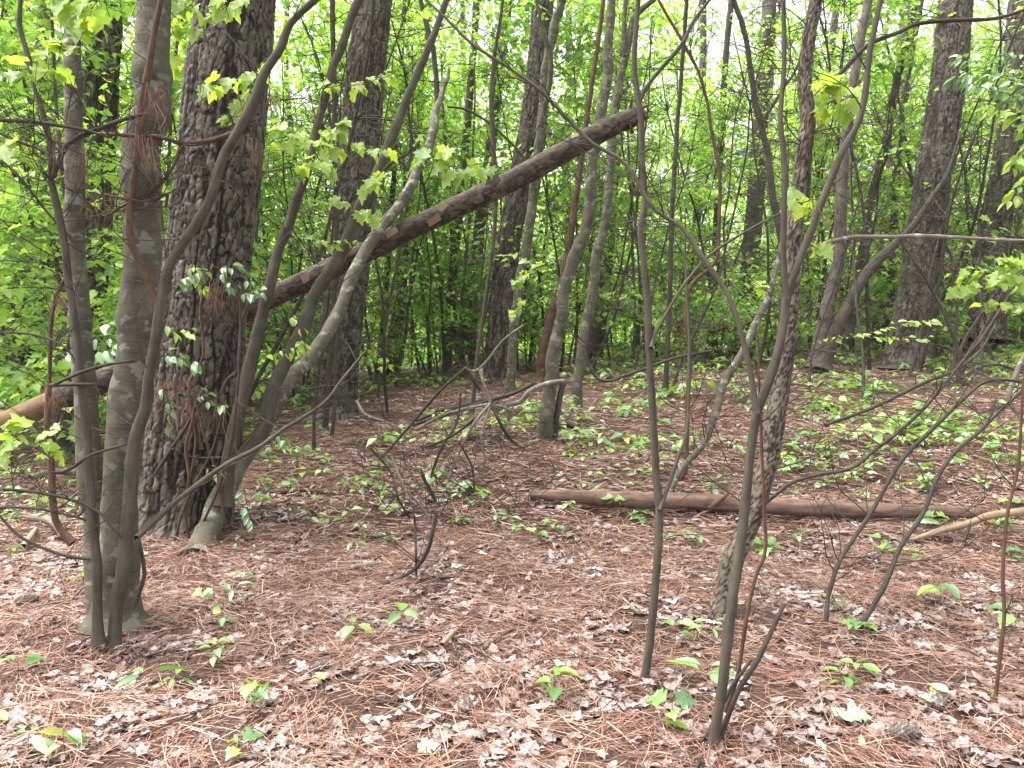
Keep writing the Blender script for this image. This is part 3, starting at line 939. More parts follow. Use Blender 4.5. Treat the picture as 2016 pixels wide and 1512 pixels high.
# slanting thin stems at the right
traced_tree('sapling', 'thin whip stem slanting far right from a foot below the ground log', 'sapling',
    [{'pts': [(1624, 1240, 4.5), (1631, 1175, 4.5), (1651, 1108, 4.5), (1677, 1065, 4), (1717, 1006, 4), (1777, 904, 4), (1844, 837, 4), (1891, 791, 3.5), (1934, 754, 3.5), (1977, 747, 3), (2060, 760, 2.5)], 'up': 0, 'twigs': 12, 'twig_len': .35, 'lean': .5}], mat=M_DARK)
traced_tree('sapling', 'second thin whip stem slanting right beside the pale bare limb', 'sapling',
    [{'pts': [(1684, 1247, 5), (1717, 1195, 5), (1744, 1148, 5), (1774, 1075, 4.5), (1807, 1028, 4.5), (1821, 1004, 4), (1844, 944, 4), (1877, 894, 4), (1924, 854, 3.5), (1971, 807, 3), (2016, 764, 3), (2070, 700, 2.5)], 'up': 0, 'twigs': 14, 'twig_len': .35, 'lean': .3}], mat=M_DARK)
traced_tree('sapling', 'thin upright bare stem in front of the pale limb at the photo edge', 'sapling',
    [{'pts': [(1959, 1387, 3.5), (1967, 1308, 3.5), (1977, 1208, 3.5), (1974, 1141, 3.5), (1984, 1008, 3), (2004, 920, 3), (2012, 800, 2.5)], 'up': .3, 'twigs': 6, 'twig_len': .25}], mat=M_RED)
traced_tree('sapling', 'long thin stem arching right from the foot of the rough-barked tree', 'sapling',
    [{'pts': [(1505, 990, 4), (1557, 951, 3.5), (1601, 937, 3.5), (1677, 921, 3.5), (1721, 887, 3.5), (1784, 837, 3.5), (1837, 784, 3), (1891, 717, 3), (1934, 664, 3), (1997, 564, 2.5), (2020, 520, 2.5), (2060, 430, 2)], 't': (5.0, 5.6), 'up': .3, 'twigs': 20, 'twig_len': .45}], mat=M_DARK)
traced_tree('dead_branch', 'long dead stick hanging low over the seedlings below the big scaly pine', 'branch',
    [{'pts': [(1637, 833, 3), (1731, 797, 3.5), (1811, 757, 3.5), (1877, 731, 3), (1930, 690, 2.5), (1960, 640, 2)], 't': 7.0, 'up': 0, 'twigs': 8, 'twig_len': .3}], mat=M_DARK)
traced_tree('dead_branch', 'thin dark branch reaching in level at the middle of the slope, past the grey maples', 'branch',
    [{'pts': [(1160, 640, 2), (1155, 690, 2.2), (1165, 730, 2.6), (1185, 750, 3), (1230, 740, 3), (1330, 705, 3), (1400, 690, 2.5)], 't': 6.0, 'up': 0, 'twigs': 6, 'twig_len': .3}], mat=M_DARK)
traced_tree('dead_branch', 'white peeling dead branch bent down at the right photo edge', 'branch',
    [{'pts': [(2040, 660, 5), (2010, 715, 5), (1992, 760, 5), (1985, 785, 4.5), (2000, 810, 4), (2020, 830, 4)], 't': 4.6, 'up': 0}], mat=M_DEAD)
traced_tree('bush', 'leafless spreading bush on the slope in front of the big scaly pine', 'bush',
    [{'pts': [(1888, 745, 4), (1885, 690, 3.5), (1870, 640, 3.5), (1850, 600, 3), (1820, 545, 3), (1790, 500, 2.5)], 't': 9.0, 'twigs': 12, 'twig_len': .6, 'up': .4},
     {'pts': [(1890, 745, 4), (1910, 690, 3.5), (1930, 660, 3), (1960, 600, 3), (1990, 550, 2.5)], 't': 9.0, 'twigs': 12, 'twig_len': .6, 'up': .4},
     {'pts': [(1886, 748, 4), (1880, 690, 3.5), (1884, 620, 3), (1878, 560, 2.5)], 't': 9.0, 'twigs': 10, 'twig_len': .5, 'up': .4},
     {'pts': [(1893, 745, 3.5), (1925, 725, 3), (1965, 718, 3), (2016, 735, 2.5)], 't': 8.9, 'twigs': 8, 'twig_len': .4, 'up': .2}], mat=M_DARK, part='stem')

# trunks further up and back
def back(name, label, cat, pts, t, mat=M_DARK, **k):
    return traced_tree(name, label, cat, [dict(pts=pts, **k)], t, mat=mat, up=k.get('up', 5), nseg=12, step=.12, rough=.08)


back('tree', 'dark ridged trunk in the pair of crossing trunks on the slope, the upright one', 'tree', [(1609, 718, 17), (1618, 660, 15), (1629, 604, 13), (1645, 540, 12), (1653, 500, 12), (1656, 383, 11), (1668, 250, 10), (1690, 100, 9), (1710, 0, 8)], 12.3, M_FARBARK, twigs=14, twig_len=1.0)
back('tree', 'smooth grey trunk leaning right out of the pair of crossing trunks on the slope', 'tree', [(1620, 720, 15), (1632, 685, 14), (1644, 654, 13), (1677, 587, 12), (1707, 537, 11), (1737, 504, 10), (1765, 478, 9), (1800, 440, 7), (1840, 380, 5)], 12.2, M_SMOOTH, twigs=12, twig_len=.8, up=1.0)
back('tree', 'dark slim trunk leaning right, left of the big scaly pine', 'tree', [(1668, 690, 9), (1682, 600, 9), (1697, 504, 8), (1717, 383, 8), (1741, 300, 8), (1751, 233, 8), (1777, 110, 7), (1797, 33, 6), (1803, 0, 6)], 14.0, M_DARK, twigs=16, twig_len=1.0)
back('tree', 'dark slim trunk twinned with another, nearest to the big scaly pine', 'tree', [(1745, 690, 7), (1758, 500, 7), (1762, 400, 7), (1770, 300, 6), (1780, 200, 6), (1795, 100, 6), (1815, 0, 5)], 15.0, M_DARK, twigs=16, twig_len=1.0)
back('pine_tree', 'stout dark pine base seen between the crossing trunks and the big scaly pine', 'pine tree', [(1722, 682, 19), (1730, 600, 17), (1738, 550, 16), (1748, 450, 15), (1765, 250, 13), (1790, 0, 12)], 18.0, M_FARBARK)
back('pine_tree', 'dark pine base beyond the drooping leaves near the photo edge, behind the edge pine', 'pine tree', [(1985, 660, 14), (1990, 600, 12), (1998, 480, 11), (2010, 300, 10), (2030, 0, 9)], 21.0, M_FARBARK)
back('pine_tree', 'straight mid-grey pine seen under the diagonal log, left of the dark straight pine', 'pine tree', [(918, 712, 16), (926, 620, 14), (935, 537, 13), (945, 440, 12), (965, 300, 11), (1000, 0, 10)], 17.0, M_FARBARK)
back('tree', 'slim brown trunk with a thin companion, second left of the dark straight pine', 'tree', [(878, 745, 10), (884, 650, 10), (892, 537, 9), (900, 450, 9), (915, 300, 8), (940, 0, 7)], 15.5, M_FARBARK, twigs=12, twig_len=1.0)
back('pine_tree', 'grey pine right of the pine behind the leaning maple, under the log', 'pine tree', [(770, 740, 16), (778, 660, 14), (786, 604, 13), (791, 504, 12), (800, 400, 12), (820, 250, 11), (845, 0, 10)], 18.0, M_FARBARK)
back('tree', 'narrow straight trunk hugging the right side of the pine behind the leaning maple', 'tree', [(745, 752, 7), (751, 670, 7), (757, 604, 6), (764, 500, 6), (775, 350, 5), (790, 100, 5)], 16.0, M_DARK, twigs=10, twig_len=1.0)
back('pine_tree', 'dark pine directly behind the pale bowed young maple', 'pine tree', [(1166, 708, 20), (1174, 650, 18), (1183, 600, 17), (1192, 500, 16), (1205, 350, 15), (1230, 100, 14), (1240, 0, 13)], 18.5, M_FARBARK)
back('pine_tree', 'dark trunk group pine behind the slanting scaly sapling', 'pine tree', [(1462, 690, 22), (1470, 610, 19), (1478, 500, 18), (1488, 380, 17), (1500, 200, 15), (1515, 0, 14)], 17.5, M_FARBARK)
back('tree', 'thin dark trunk left of the slanting scaly sapling, far up the slope', 'tree', [(1398, 690, 8), (1403, 600, 8), (1408, 500, 7), (1418, 300, 7), (1430, 100, 6), (1440, 0, 6)], 18.0, M_DARK, twigs=10, twig_len=1.0)
back('tree', 'leaning reddish trunk left of the grey maple with the snapped stump', 'tree', [(1064, 742, 9), (1070, 690, 9), (1085, 620, 8), (1100, 580, 8), (1118, 500, 7), (1135, 380, 6), (1160, 200, 5)], 13.0, M_RED, twigs=8, twig_len=.8)
back('pine_tree', 'dim dark pine at the far left edge, behind the low end of the diagonal log', 'pine tree', [(18, 826, 20), (26, 740, 17), (36, 640, 15), (48, 520, 14), (62, 330, 13), (90, 0, 12)], 12.5, M_FARBARK)
back('tree', 'upright twig-covered trunk close to the sky gap above the slope', 'tree', [(1310, 760, 5), (1318, 600, 5), (1322, 450, 5), (1330, 300, 4.5), (1345, 100, 4), (1352, 0, 4)], 10.5, M_DARK, twigs=26, twig_len=.9)
back('sapling', 'sprawling twiggy sapling left of the arching branch, before the dark straight pine', 'sapling', [(930, 800, 4), (940, 700, 4), (960, 560, 4), (975, 430, 4), (972, 320, 4.5), (968, 210, 5), (972, 120, 4), (985, 40, 3.5), (990, 0, 3)], 8.2, M_SMOOTH, twigs=20, twig_len=.7)


# ------------------------------------------------------------------ fallen wood
def fallen_log():
    pts = [(-330, 975, 26), (-120, 890, 25), (10, 832, 24), (120, 785, 23), (225, 740, 22), (380, 664, 21), (540, 583, 20), (640, 535, 20), (700, 506, 20), (800, 455, 20), (900, 407, 20), (1000, 360, 20), (1100, 305, 20), (1180, 262, 19), (1262, 222, 18)]
    P, R, ts = world_pts(pts, (6.5, 7.0))
    b = np.array([P[0][0], P[0][1], gz1(P[0][0], P[0][1])])
    root = thing('fallen_pine_log', 'long broken pine log propped diagonally across the trees, splintered upper end', 'log', b)

    def disp(bk, seed):
        d, at_ = LOGPLATE(bk, seed)
        return d, at_
    stem_part(root, b, 'bark', P[3:], R[3:], M_LOGBARK, 44, .02, .05, 900, disp)
    stem_part(root, b, 'peeled_wood', P[:5], R[:5] * .94, M_LOGWOOD, 28, .03, .05, 901, None)
    rng = np.random.default_rng(5)
    # splinters at the broken end
    d = P[-1] - P[-2]; d /= np.linalg.norm(d)
    for k in range(11):
        a = rng.uniform(0, 6.28)
        o = (np.array([0, 1, 0]) * math.cos(a) + np.cross(d, [0, 1, 0]) * math.sin(a)) * R[-1] * rng.uniform(.2, .85)
        L = rng.uniform(.05, .16)
        q = P[-1] + o - d * .04
        mb = MB()
        tube(mb, [q, q + d * L * .6, q + d * L + rng.normal(0, .012, 3)], [.02, .014, .002], 5, .03, .1, k)
        obj('splinter', mb.mesh('splinter', M_LOGWOOD if k % 3 else M_RED, off=b), root)
    # loose bark flaps and branch stubs
    for px, py, dx, dy, hw in ((930, 405, 38, 18, 5), (1245, 262, -6, -18, 4), (290, 735, 14, 22, 4), (1240, 225, 4, -34, 4)):
        t_ = np.interp(px, [-330, 1262], [6.5, 7.0]) - .02
        q = at(px, py, t_)
        q2 = at(px + dx, py + dy, t_ - .06)
        mb = MB()
        tube(mb, [q, (q + q2) / 2, q2], [hw * t_ / FPX, hw * t_ / FPX * .8, hw * t_ / FPX * .4], 6, .03, .1, px)
        obj('stub', mb.mesh('stub', M_RED, off=b), root)
    for k in range(16):
        i = rng.integers(4, len(P) - 1)
        f = rng.uniform()
        c = P[i] * (1 - f) + P[min(i + 1, len(P) - 1)] * f
        V = np.array([(-.06, -.03, 0), (.06, -.03, .004), (.07, .03, .012), (-.05, .035, .02), (0, 0, .012)])
        F = np.array([(0, 1, 4), (1, 2, 4), (2, 3, 4), (3, 0, 4)])
        a = rng.uniform(-.6, 1.3)
        nrm = np.array([0, -math.cos(a), math.sin(a)])
        o = obj('bark_flake', blade_mesh('bark_flake', (V * rng.uniform(.5, 1.1), F), M_LOGPALE if k % 3 == 0 else M_LOGBARK), root)
        o.matrix_local = frame_matrix(c + nrm * (R[i] + .004) - b, d + rng.normal(0, .15, 3), nrm, 1.0)


fallen_log()


def ground_log(name, label, pts, mat, nseg=26, disp=None, sink=.02, step=.02):
    G = [gp(p[0], p[1] + p[2] * .8) for p in pts]
    t_ = [hit(p[0], p[1] + p[2] * .8) for p in pts]
    R = np.array([p[2] * k / FPX for p, k in zip(pts, t_)])
    P = np.array(G)
    P[:, 2] += R * (1 - sink) + .035
    b = P[0] - (0, 0, R[0])
    root = thing(name, label, 'log', b)
    stem_part(root, b, 'trunk', P, R, mat, nseg, step, .09, nseed(), disp)
    return root, b, P, R


gl, bgl, Pg, Rg = ground_log('ground_log', 'reddish-brown rotting log lying level across the slope behind the forked sapling',
    [(1045, 985, 9), (1120, 988, 12), (1190, 993, 15), (1300, 997, 15), (1400, 1000, 16), (1500, 1007, 16), (1600, 1013, 16), (1700, 1016, 15), (1830, 1019, 13), (1930, 1022, 10)], M_REDLOG, disp=plates(.05, .3, .004, .3))
mb = MB()
q0, q1 = at(1395, 1000, hit(1400, 1015) - .02), at(1436, 968, hit(1400, 1015) - .1)
tube(mb, [q0, (q0 + q1) / 2 + (0, 0, -.01), q1], [.022, .018, .009], 8, .02, .12, 3)
obj('stub', mb.mesh('stub', M_REDLOG, off=bgl), gl)
tree_pale = [(1790, 1065, 3.5), (1844, 1048, 6), (1911, 1028, 7), (1944, 1016, 7.5), (2016, 1006, 7.5), (2090, 1000, 7.5)]
P, R, ts = world_pts(tree_pale, (hit(1790, 1068), hit(1790, 1068) - .1))
b = P[0].copy()
rt = thing('fallen_limb', 'pale yellow-brown bare limb lying over the far end of the ground log', 'limb', b)
stem_part(rt, b, 'wood', P, R, M_LOGPALE, 12, .03, .1, 77)
mb = MB()
tube(mb, [P[2], P[2] + (-.05, -.05, -.06), P[2] + (-.1, -.1, -.1)], [.012, .01, .006], 6, .02, .1, 2)
obj('stub', mb.mesh('stub', M_DARK, off=b), rt)


def stick(label, pts, mat=M_TWIG, name='fallen_stick', raise_=0.012, twigs=0, cat='stick'):
    P = np.array([gp(p[0], p[1]) for p in pts])
    t_ = [hit(p[0], p[1]) for p in pts]
    R = np.array([p[2] * k / FPX for p, k in zip(pts, t_)])
    P[:, 2] += R + raise_
    b = P[0].copy()
    mb = MB()
    tube(mb, P - b, R, 7, .03, .12, nseed())
    rng = np.random.default_rng(nseed())
    for k in range(twigs):
        i = rng.integers(0, len(P) - 1)
        p = P[i] - b
        d = rng.normal(0, 1, 3); d[2] = abs(d[2]) * .5; d /= np.linalg.norm(d)
        L = rng.uniform(.08, .25)
        tube(mb, [p, p + d * L * .5, p + d * L + (0, 0, -.01)], [R[i] * .6, R[i] * .5, R[i] * .25], 4, .04, 0)
    o = obj(name, mb.mesh(name, mat), None, tuple(b))
    return tag(o, label, cat)


stick('dark knotty stick lying diagonally below the middle of the foreground', [(829, 1353, 4), (870, 1330, 4.5), (905, 1315, 4), (960, 1283, 4), (1005, 1248, 2.5)], M_TWIG, twigs=5)
stick('pale brown stick lying almost level in front of the brush pile', [(610, 1136, 4), (672, 1128, 4), (720, 1120, 4), (768, 1113, 2.5)], M_DEAD)
stick('short rotten branch lying left of the middle below the leaning maple', [(530, 978, 5), (590, 974, 5), (640, 977, 5), (690, 982, 3)], M_RED)
stick('short pale barkless stub on the needles beyond the ground log', [(1160, 985, 5), (1180, 968, 5), (1192, 958, 3)], M_LOGPALE, raise_=.02)
stick('broken pale stub standing out of the litter left of the long knotty stick', [(870, 1287, 5), (888, 1268, 6), (900, 1254, 4)], M_LOGPALE, raise_=.03)
stick('thin dark stick near the bottom with a bent middle', [(735, 1383, 4), (770, 1392, 4), (800, 1380, 3), (850, 1372, 2)], M_TWIG, twigs=2)
stick('slender brown twig lying across leaves at the bottom centre', [(945, 1352, 2.5), (1000, 1349, 2.5), (1035, 1355, 2)], M_TWIG)
stick('dark bent stick beside the bottom edge, left of centre', [(650, 1500, 5), (690, 1475, 4), (720, 1462, 4), (740, 1466, 3)], M_TWIG)
stick('bark chunk lying in a hollow right of the grey maple with the stump', [(1095, 850, 6), (1115, 843, 7), (1138, 848, 6)], M_DARK, name='bark_chunk', raise_=.01, cat='bark')
stick('pale short branch end lying below the brush pile', [(1025, 884, 4), (1040, 880, 5), (1060, 874, 4)], M_LOGPALE)
stick('dark broken branch lying left of the brush pile, forked toward it', [(820, 838, 3), (866, 820, 5), (900, 812, 4), (960, 795, 4)], M_DARK, twigs=4, raise_=.04)
stick('greyish dead branch behind the multi-stemmed maple on the ground', [(60, 948, 6), (110, 940, 8), (155, 936, 6)], M_DEAD)
stick('grey knobbly broken branch on the ground left of the multi-stemmed maple', [(58, 1040, 8), (97, 1046, 9), (115, 1060, 7), (124, 1075, 5)], M_DEAD, raise_=.05)
stick('reddish stick poking out of litter at the far left below the grey broken branch', [(46, 1094, 6), (62, 1072, 6), (72, 1058, 5)], M_LOGPALE, raise_=.04)
stick('twig bundle stick lying behind the multi-stemmed maple foot, left side', [(60, 1240, 3), (105, 1205, 4), (140, 1190, 4), (168, 1184, 3)], M_DEAD, twigs=3)
stick('thin dark stick across the litter at the lower right', [(1895, 1345, 3), (1850, 1385, 3), (1812, 1420, 2.5)], M_TWIG, raise_=.02)

# the red-brown snag of thin sticks left of the maple
traced_tree('dead_sapling', 'red-brown broken dead sapling left of the multi-stemmed maple', 'sapling',
    [{'pts': [(128, 1052, 6), (113, 1035, 6.5), (106, 1004, 6.5), (99, 920, 6.5), (95, 837, 6.5), (97, 765, 6), (97, 757, 4), (100, 654, 4), (110, 584, 4), (135, 540, 4), (165, 500, 3)], 't': 3.95, 'up': 0, 'mat': M_RED, 'twigs': 6, 'twig_len': .3},
     {'pts': [(97, 759, 4), (140, 757, 3.5), (187, 757, 3)], 't': 3.4, 'up': 0, 'mat': M_DARK},
     {'pts': [(107, 757, 3.5), (150, 737, 3.5), (200, 720, 3), (263, 710, 2.5)], 't': 3.35, 'up': 0, 'mat': M_DARK},
     {'pts': [(103, 931, 3.5), (133, 927, 3.5), (177, 897, 3), (250, 874, 2)], 't': 3.38, 'up': 0, 'mat': M_DARK}], mat=M_RED)
traced_tree('dead_branch', 'dark tangled dead branch lying level across both thick maple trunks', 'branch',
    [{'pts': [(-60, 225, 4), (0, 237, 4), (67, 240, 4), (133, 250, 3.5), (173, 258, 3), (215, 270, 2.5)], 't': 3.35, 'up': 0, 'twigs': 5, 'twig_len': .24},
     {'pts': [(105, 350, 5), (118, 310, 5), (140, 277, 4.5), (200, 253, 4.5), (240, 237, 4), (290, 223, 3)], 't': 3.38, 'up': 0, 'twigs': 5, 'twig_len': .24},
     {'pts': [(-40, 245, 3), (0, 262, 3), (40, 280, 3), (90, 300, 3), (125, 335, 3)], 't': 3.3, 'up': 0, 'twigs': 4, 'twig_len': .24},
     {'pts': [(-30, 290, 2.5), (40, 350, 2.5), (95, 420, 2.5), (150, 480, 2)], 't': 3.45, 'up': 0, 'twigs': 8, 'twig_len': .3}], mat=M_DARK, part='branch')
traced_tree('dead_branch', 'red-brown dead branch running level from maple to the broad pine', 'branch',
    [{'pts': [(463, 262, 5), (417, 277, 5), (360, 283, 4.5), (320, 270, 4), (267, 267, 4), (200, 263, 3.5)], 't': 3.5, 'up': 0, 'twigs': 10, 'twig_len': .25},
     {'pts': [(360, 287, 3.5), (340, 330, 3), (327, 350, 3), (283, 390, 3), (257, 398, 2.5), (213, 423, 2)], 't': 3.5, 'up': 0, 'twigs': 12, 'twig_len': .25},
     {'pts': [(205, 383, 2.5), (240, 390, 2.5), (283, 397, 2.5), (310, 395, 2), (327, 383, 1.5)], 't': 3.45, 'up': 0, 'twigs': 8, 'twig_len': .2}], mat=M_RED, part='branch')
traced_tree('dead_branch', 'thin dark dead branch sagging low across the foot of the multi-stemmed maple', 'branch',
    [{'pts': [(-50, 958, 3), (0, 962, 3), (69, 969, 3), (133, 982, 3), (169, 994, 3), (208, 1019, 3), (240, 1060, 2.5)], 't': 3.4, 'up': 0, 'twigs': 10, 'twig_len': .3},
     {'pts': [(-40, 1000, 2.5), (60, 1000, 2.5), (140, 1015, 2.5), (170, 1025, 2)], 't': 3.5, 'up': 0, 'twigs': 8, 'twig_len': .3},
     {'pts': [(160, 740, 2), (135, 690, 2), (90, 665, 2), (40, 655, 2), (-20, 658, 2)], 't': 3.5, 'up': 0, 'twigs': 6, 'twig_len': .2}], mat=M_DARK, part='branch')

# brush pile in the middle of the clearing
BP_T = 7.6
bp_paths = [
    [(812, 838, 3), (870, 818, 4), (962, 791, 4), (1010, 775, 3.5), (1049, 755, 3)], [(820, 843, 3), (880, 815, 3.5), (965, 794, 3)],
    [(965, 790, 4), (985, 830, 3.5), (1005, 865, 3), (1032, 891, 2.5)], [(755, 905, 2.5), (805, 840, 3), (872, 764, 3), (918, 723, 2.5)],
    [(945, 770, 3.5), (925, 735, 3), (918, 700, 3)], [(965, 790, 3), (950, 745, 3), (946, 725, 4)], [(918, 725, 2.5), (933, 732, 2.5), (955, 715, 2.5), (990, 670, 2), (1030, 640, 1.5)],
    [(730, 895, 2.5), (800, 890, 2.5), (880, 865, 2.5), (965, 800, 2.5)], [(880, 960, 2.5), (900, 900, 2.5), (935, 830, 2.5), (965, 795, 3)],
    [(965, 800, 2.5), (948, 860, 2.5), (955, 910, 2), (950, 940, 2)], [(965, 795, 2.5), (1000, 805, 2.5), (1002, 830, 2), (995, 850, 2)],
    [(850, 935, 2.5), (870, 880, 2.5), (900, 830, 2.5), (908, 770, 2)], [(905, 870, 2), (930, 920, 2), (935, 985, 2)], [(770, 900, 2.5), (800, 960, 2.5), (830, 1000, 2), (850, 1030, 2)],
    [(730, 880, 2.5), (770, 930, 2.5), (790, 975, 2.5), (805, 1040, 2)], [(700, 790, 3), (720, 815, 3), (760, 830, 2.5), (800, 850, 2)], [(860, 1010, 4), (845, 1075, 4), (822, 1115, 3.5), (782, 1141, 3), (722, 1181, 2)],
    [(858, 1010, 4), (856, 985, 3.5), (838, 945, 3), (830, 920, 2)], [(820, 1150, 2), (822, 1090, 2.5), (815, 1030, 2.5), (818, 1008, 2)]]
bpb = gp(962, 830)
BP = thing('brush_pile', 'pile of bare dark dead branches heaped in the clearing by the snapped stump', 'brush pile', bpb)
_br = np.random.default_rng(21)
for pts in bp_paths:
    tt = hit(pts[0][0], max(p[1] for p in pts)) if max(p[1] for p in pts) > 890 else BP_T
    tt = min(max(tt, 4.3), BP_T) + _br.uniform(-.2, .2)
    P, R, ts = world_pts(pts, tt)
    P[:, 1] += _br.normal(0, .05, len(P))
    P[:, 2] = np.maximum(P[:, 2], gz(P[:, 0], P[:, 1]) + .01)
    stem_part(BP, bpb, 'branch', P, R, M_DARK if _br.uniform() < .75 else M_DEAD, 6, .05, .1, nseed())
    twigs_part(BP, bpb, P, R, 3, .26, _br, thick=.0026, up=.3, lo=0)
mb = MB()
for k in range(300):
    px, py = _br.uniform(720, 1070), _br.uniform(760, 1030)
    c = gp(px, py)
    az = _br.uniform(0, 6.28)
    L = _br.uniform(.15, .55)
    el = _br.uniform(0, .9)
    d = np.array([math.cos(az) * math.cos(el), math.sin(az) * math.cos(el), math.sin(el)])
    p1 = c + d * L * .5 + _br.normal(0, .04, 3)
    p2 = c + d * L + _br.normal(0, .07, 3)
    p2[2] = max(p2[2], gz1(p2[0], p2[1]) + .01)
    tube(mb, [c + (0, 0, .005), p1, p2], [.004, .003, .0018], 4, .06, 0)
o = obj('loose_twigs', mb.mesh('loose_twigs', M_TWIG, off=bpb), BP)
o['kind'] = 'stuff'

# ------------------------------------------------------------------ vines and needles on the broad pine
VN = thing('climbing_vine', 'thin vines with oval leaves hanging on the front of the broad pine', 'vine', at(390, 1030, 5.2))
bV = np.array(VN.location)
for pts in ([(350, 1030, 3), (372, 950, 3.5), (366, 880, 3.5), (380, 820, 3), (372, 760, 3), (400, 700, 2.5), (395, 600, 2.5), (420, 520, 2)],
            [(395, 1040, 3), (430, 960, 3), (455, 870, 3), (468, 760, 3), (474, 650, 2.5), (470, 560, 2)],
            [(300, 940, 3), (340, 880, 4), (372, 830, 3.5), (395, 775, 3), (410, 760, 2.5)],
            [(370, 1060, 3), (366, 1000, 3), (372, 950, 3), (382, 900, 2.5), (384, 850, 2.5), (365, 800, 2)],
            [(330, 1120, 2.5), (345, 1060, 2.5), (362, 1000, 2.5), (385, 950, 2.5), (420, 880, 2.5), (440, 800, 2)],
            [(440, 1010, 2.5), (425, 930, 2.5), (400, 850, 2.5), (385, 790, 2)],
            [(435, 775, 4), (450, 745, 4), (465, 735, 4), (470, 700, 3.5), (475, 640, 3), (490, 590, 2)]):
    P, R, ts = world_pts(pts, 5.1 + _br.uniform(-.12, .1))
    stem_part(VN, bV, 'stem', P, R, M_RED if _br.uniform() < .4 else M_DARK, 6, .04, .1, nseed())
for pts, n, sz, kd in (([(340, 560), (400, 530), (470, 530), (500, 560)], 26, .065, 'oval'), ([(430, 540), (470, 570), (520, 575)], 14, .06, 'oval'), ([(370, 510), (390, 540), (400, 570)], 8, .06, 'fresh'),
                      ([(318, 690), (345, 700), (390, 715)], 12, .07, 'oval'), ([(320, 760), (335, 800), (330, 840)], 9, .065, 'oval'), ([(390, 770), (420, 790), (445, 800)], 8, .06, 'oval'),
                      ([(330, 640), (350, 655), (380, 650)], 8, .06, 'fresh'), ([(520, 700), (560, 690), (600, 680)], 8, .06, 'fresh'), ([(545, 850), (570, 880), (600, 890)], 10, .06, 'oval'),
                      ([(480, 960), (490, 1010), (500, 1030)], 9, .06, 'oval'), ([(470, 1060), (450, 1090), (440, 1110)], 7, .06, 'oval'), ([(400, 920), (420, 925), (440, 920)], 5, .06, 'long'), ([(560, 600), (590, 640), (600, 680)], 7, .06, 'fresh')):
    leafy_twig(VN, bV, pts, 4.95, n, sz, kd, droop=.6)


def needle_drape(label, px, py, t, n, length, rng, spread=.03, fan=.25):
    base = at(px, py, t)
    mb = MB()
    ragged = rng.normal(0, 1, (4, 3)) * spread * (1.6, 1, 1.2)
    n = int(n * .6)
    for k in range(n):
        p = rng.normal(0, spread * .5, 3) + ragged[k % 4]
        d = np.array([rng.normal(0, fan), rng.normal(0, fan), -1.0])
        d /= np.linalg.norm(d)
        L = length * rng.uniform(.6, 1.15)
        w = np.array([.0009, .0004, 0])
        a, b_, c = p, p + d * L * .5 + rng.normal(0, .012, 3), p + d * L + rng.normal(0, .03, 3)
        V = np.array([a - w, a + w, b_ - w, b_ + w, c])
        mb.add(V, [np.array([(0, 1, 3, 2)]), np.array([(2, 3, 4)])])
    return tag(obj('needle_clump', mb.mesh('needle_clump', M_DRAPE), None, tuple(base)), label, 'needle clump')


_nr = np.random.default_rng(9)
needle_drape('brown pine needles hanging from the dead branch between the thick maple trunks', 145, 285, 3.33, 70, .17, _nr)
needle_drape('brown pine needles drooping over the red-brown fork on the thicker maple trunk', 292, 170, 3.3, 70, .18, _nr, .02)
needle_drape('brown needle tuft hanging lower on the front of the thicker maple trunk', 284, 270, 3.3, 60, .17, _nr, .02)
needle_drape('brown needles caught below the tangled branch right of the slimmer thick trunk', 205, 390, 3.4, 50, .16, _nr, .03)
needle_drape('dry needle bunch hanging on a twig at the broken dead sapling top', 118, 575, 3.4, 40, .15, _nr, .015)
needle_drape('dry needle bunch hanging from the low stub of the broken dead sapling', 108, 765, 3.33, 36, .16, _nr, .015)
needle_drape('big heap of brown needles caught in the vines on the broad pine', 375, 765, 5.0, 220, .3, _nr, .05, .5)
needle_drape('brown needle tuft hanging over the vine leaves on the broad pine', 430, 560, 4.95, 90, .28, _nr, .04)
needle_drape('needles hanging from a twig between the slim grey maple stem and broad pine', 520, 290, 5.1, 60, .24, _nr, .03)
needle_drape('loose needles hanging right of the broad pine near a twig', 545, 180, 5.2, 50, .22, _nr, .03)
needle_drape('straw-coloured needles hung in the fork of the rough-barked tree', 1612, 215, 3.6, 60, .2, _nr, .015)
needle_drape('straw-coloured needles hanging on the slanting arm of the forked sapling', 1612, 400, 2.6, 40, .14, _nr, .012)
needle_drape('needles hanging on a bush stem in front of the big scaly pine', 1880, 720, 8.9, 60, .3, _nr, .04)
needle_drape('needles draped on the low twigs at the edge by the ground log', 1335, 640, 6.2, 50, .25, _nr, .02)


# mounds of straw at the tree feet
def mound(label, px, py, n, rad, height, rng, L=.17):
    c = gp(px, py)
    mb = MB()
    ang = rng.uniform(0, 6.28, n)
    rr = rad * np.sqrt(rng.uniform(0, 1, n))
    pos = np.stack([c[0] + rr * np.cos(ang), c[1] + rr * np.sin(ang), np.zeros(n)], 1)
    pos[:, 2] = gz(pos[:, 0], pos[:, 1]) + height * np.clip(1 - rr / rad, 0, 1) * rng.uniform(.5, 1, n) + .005
    R = rotmats(ang + rng.normal(0, .7, n), rng.uniform(-.1, .7, n), rng.uniform(0, 6.28, n))
    s = np.stack([L * rng.uniform(.6, 1.2, n), np.full(n, .0022), np.full(n, 1.0)], 1)
    tv = np.array([(0, -.5, 0), (0, .5, 0), (.5, -.5, .02), (.5, .5, .02), (1, -.3, -.01), (1, .3, -.01)])
    tf = np.array([(0, 2, 3, 1), (2, 4, 5, 3)])
    s[:, 2] = 1.0
    scatter(mb, tv, tf, pos, R, s)
    o = obj('needle_mound', mb.mesh('needle_mound', M_NEEDLE, off=c), None, tuple(c))
    tag(o, label, 'pine straw', kind='stuff')


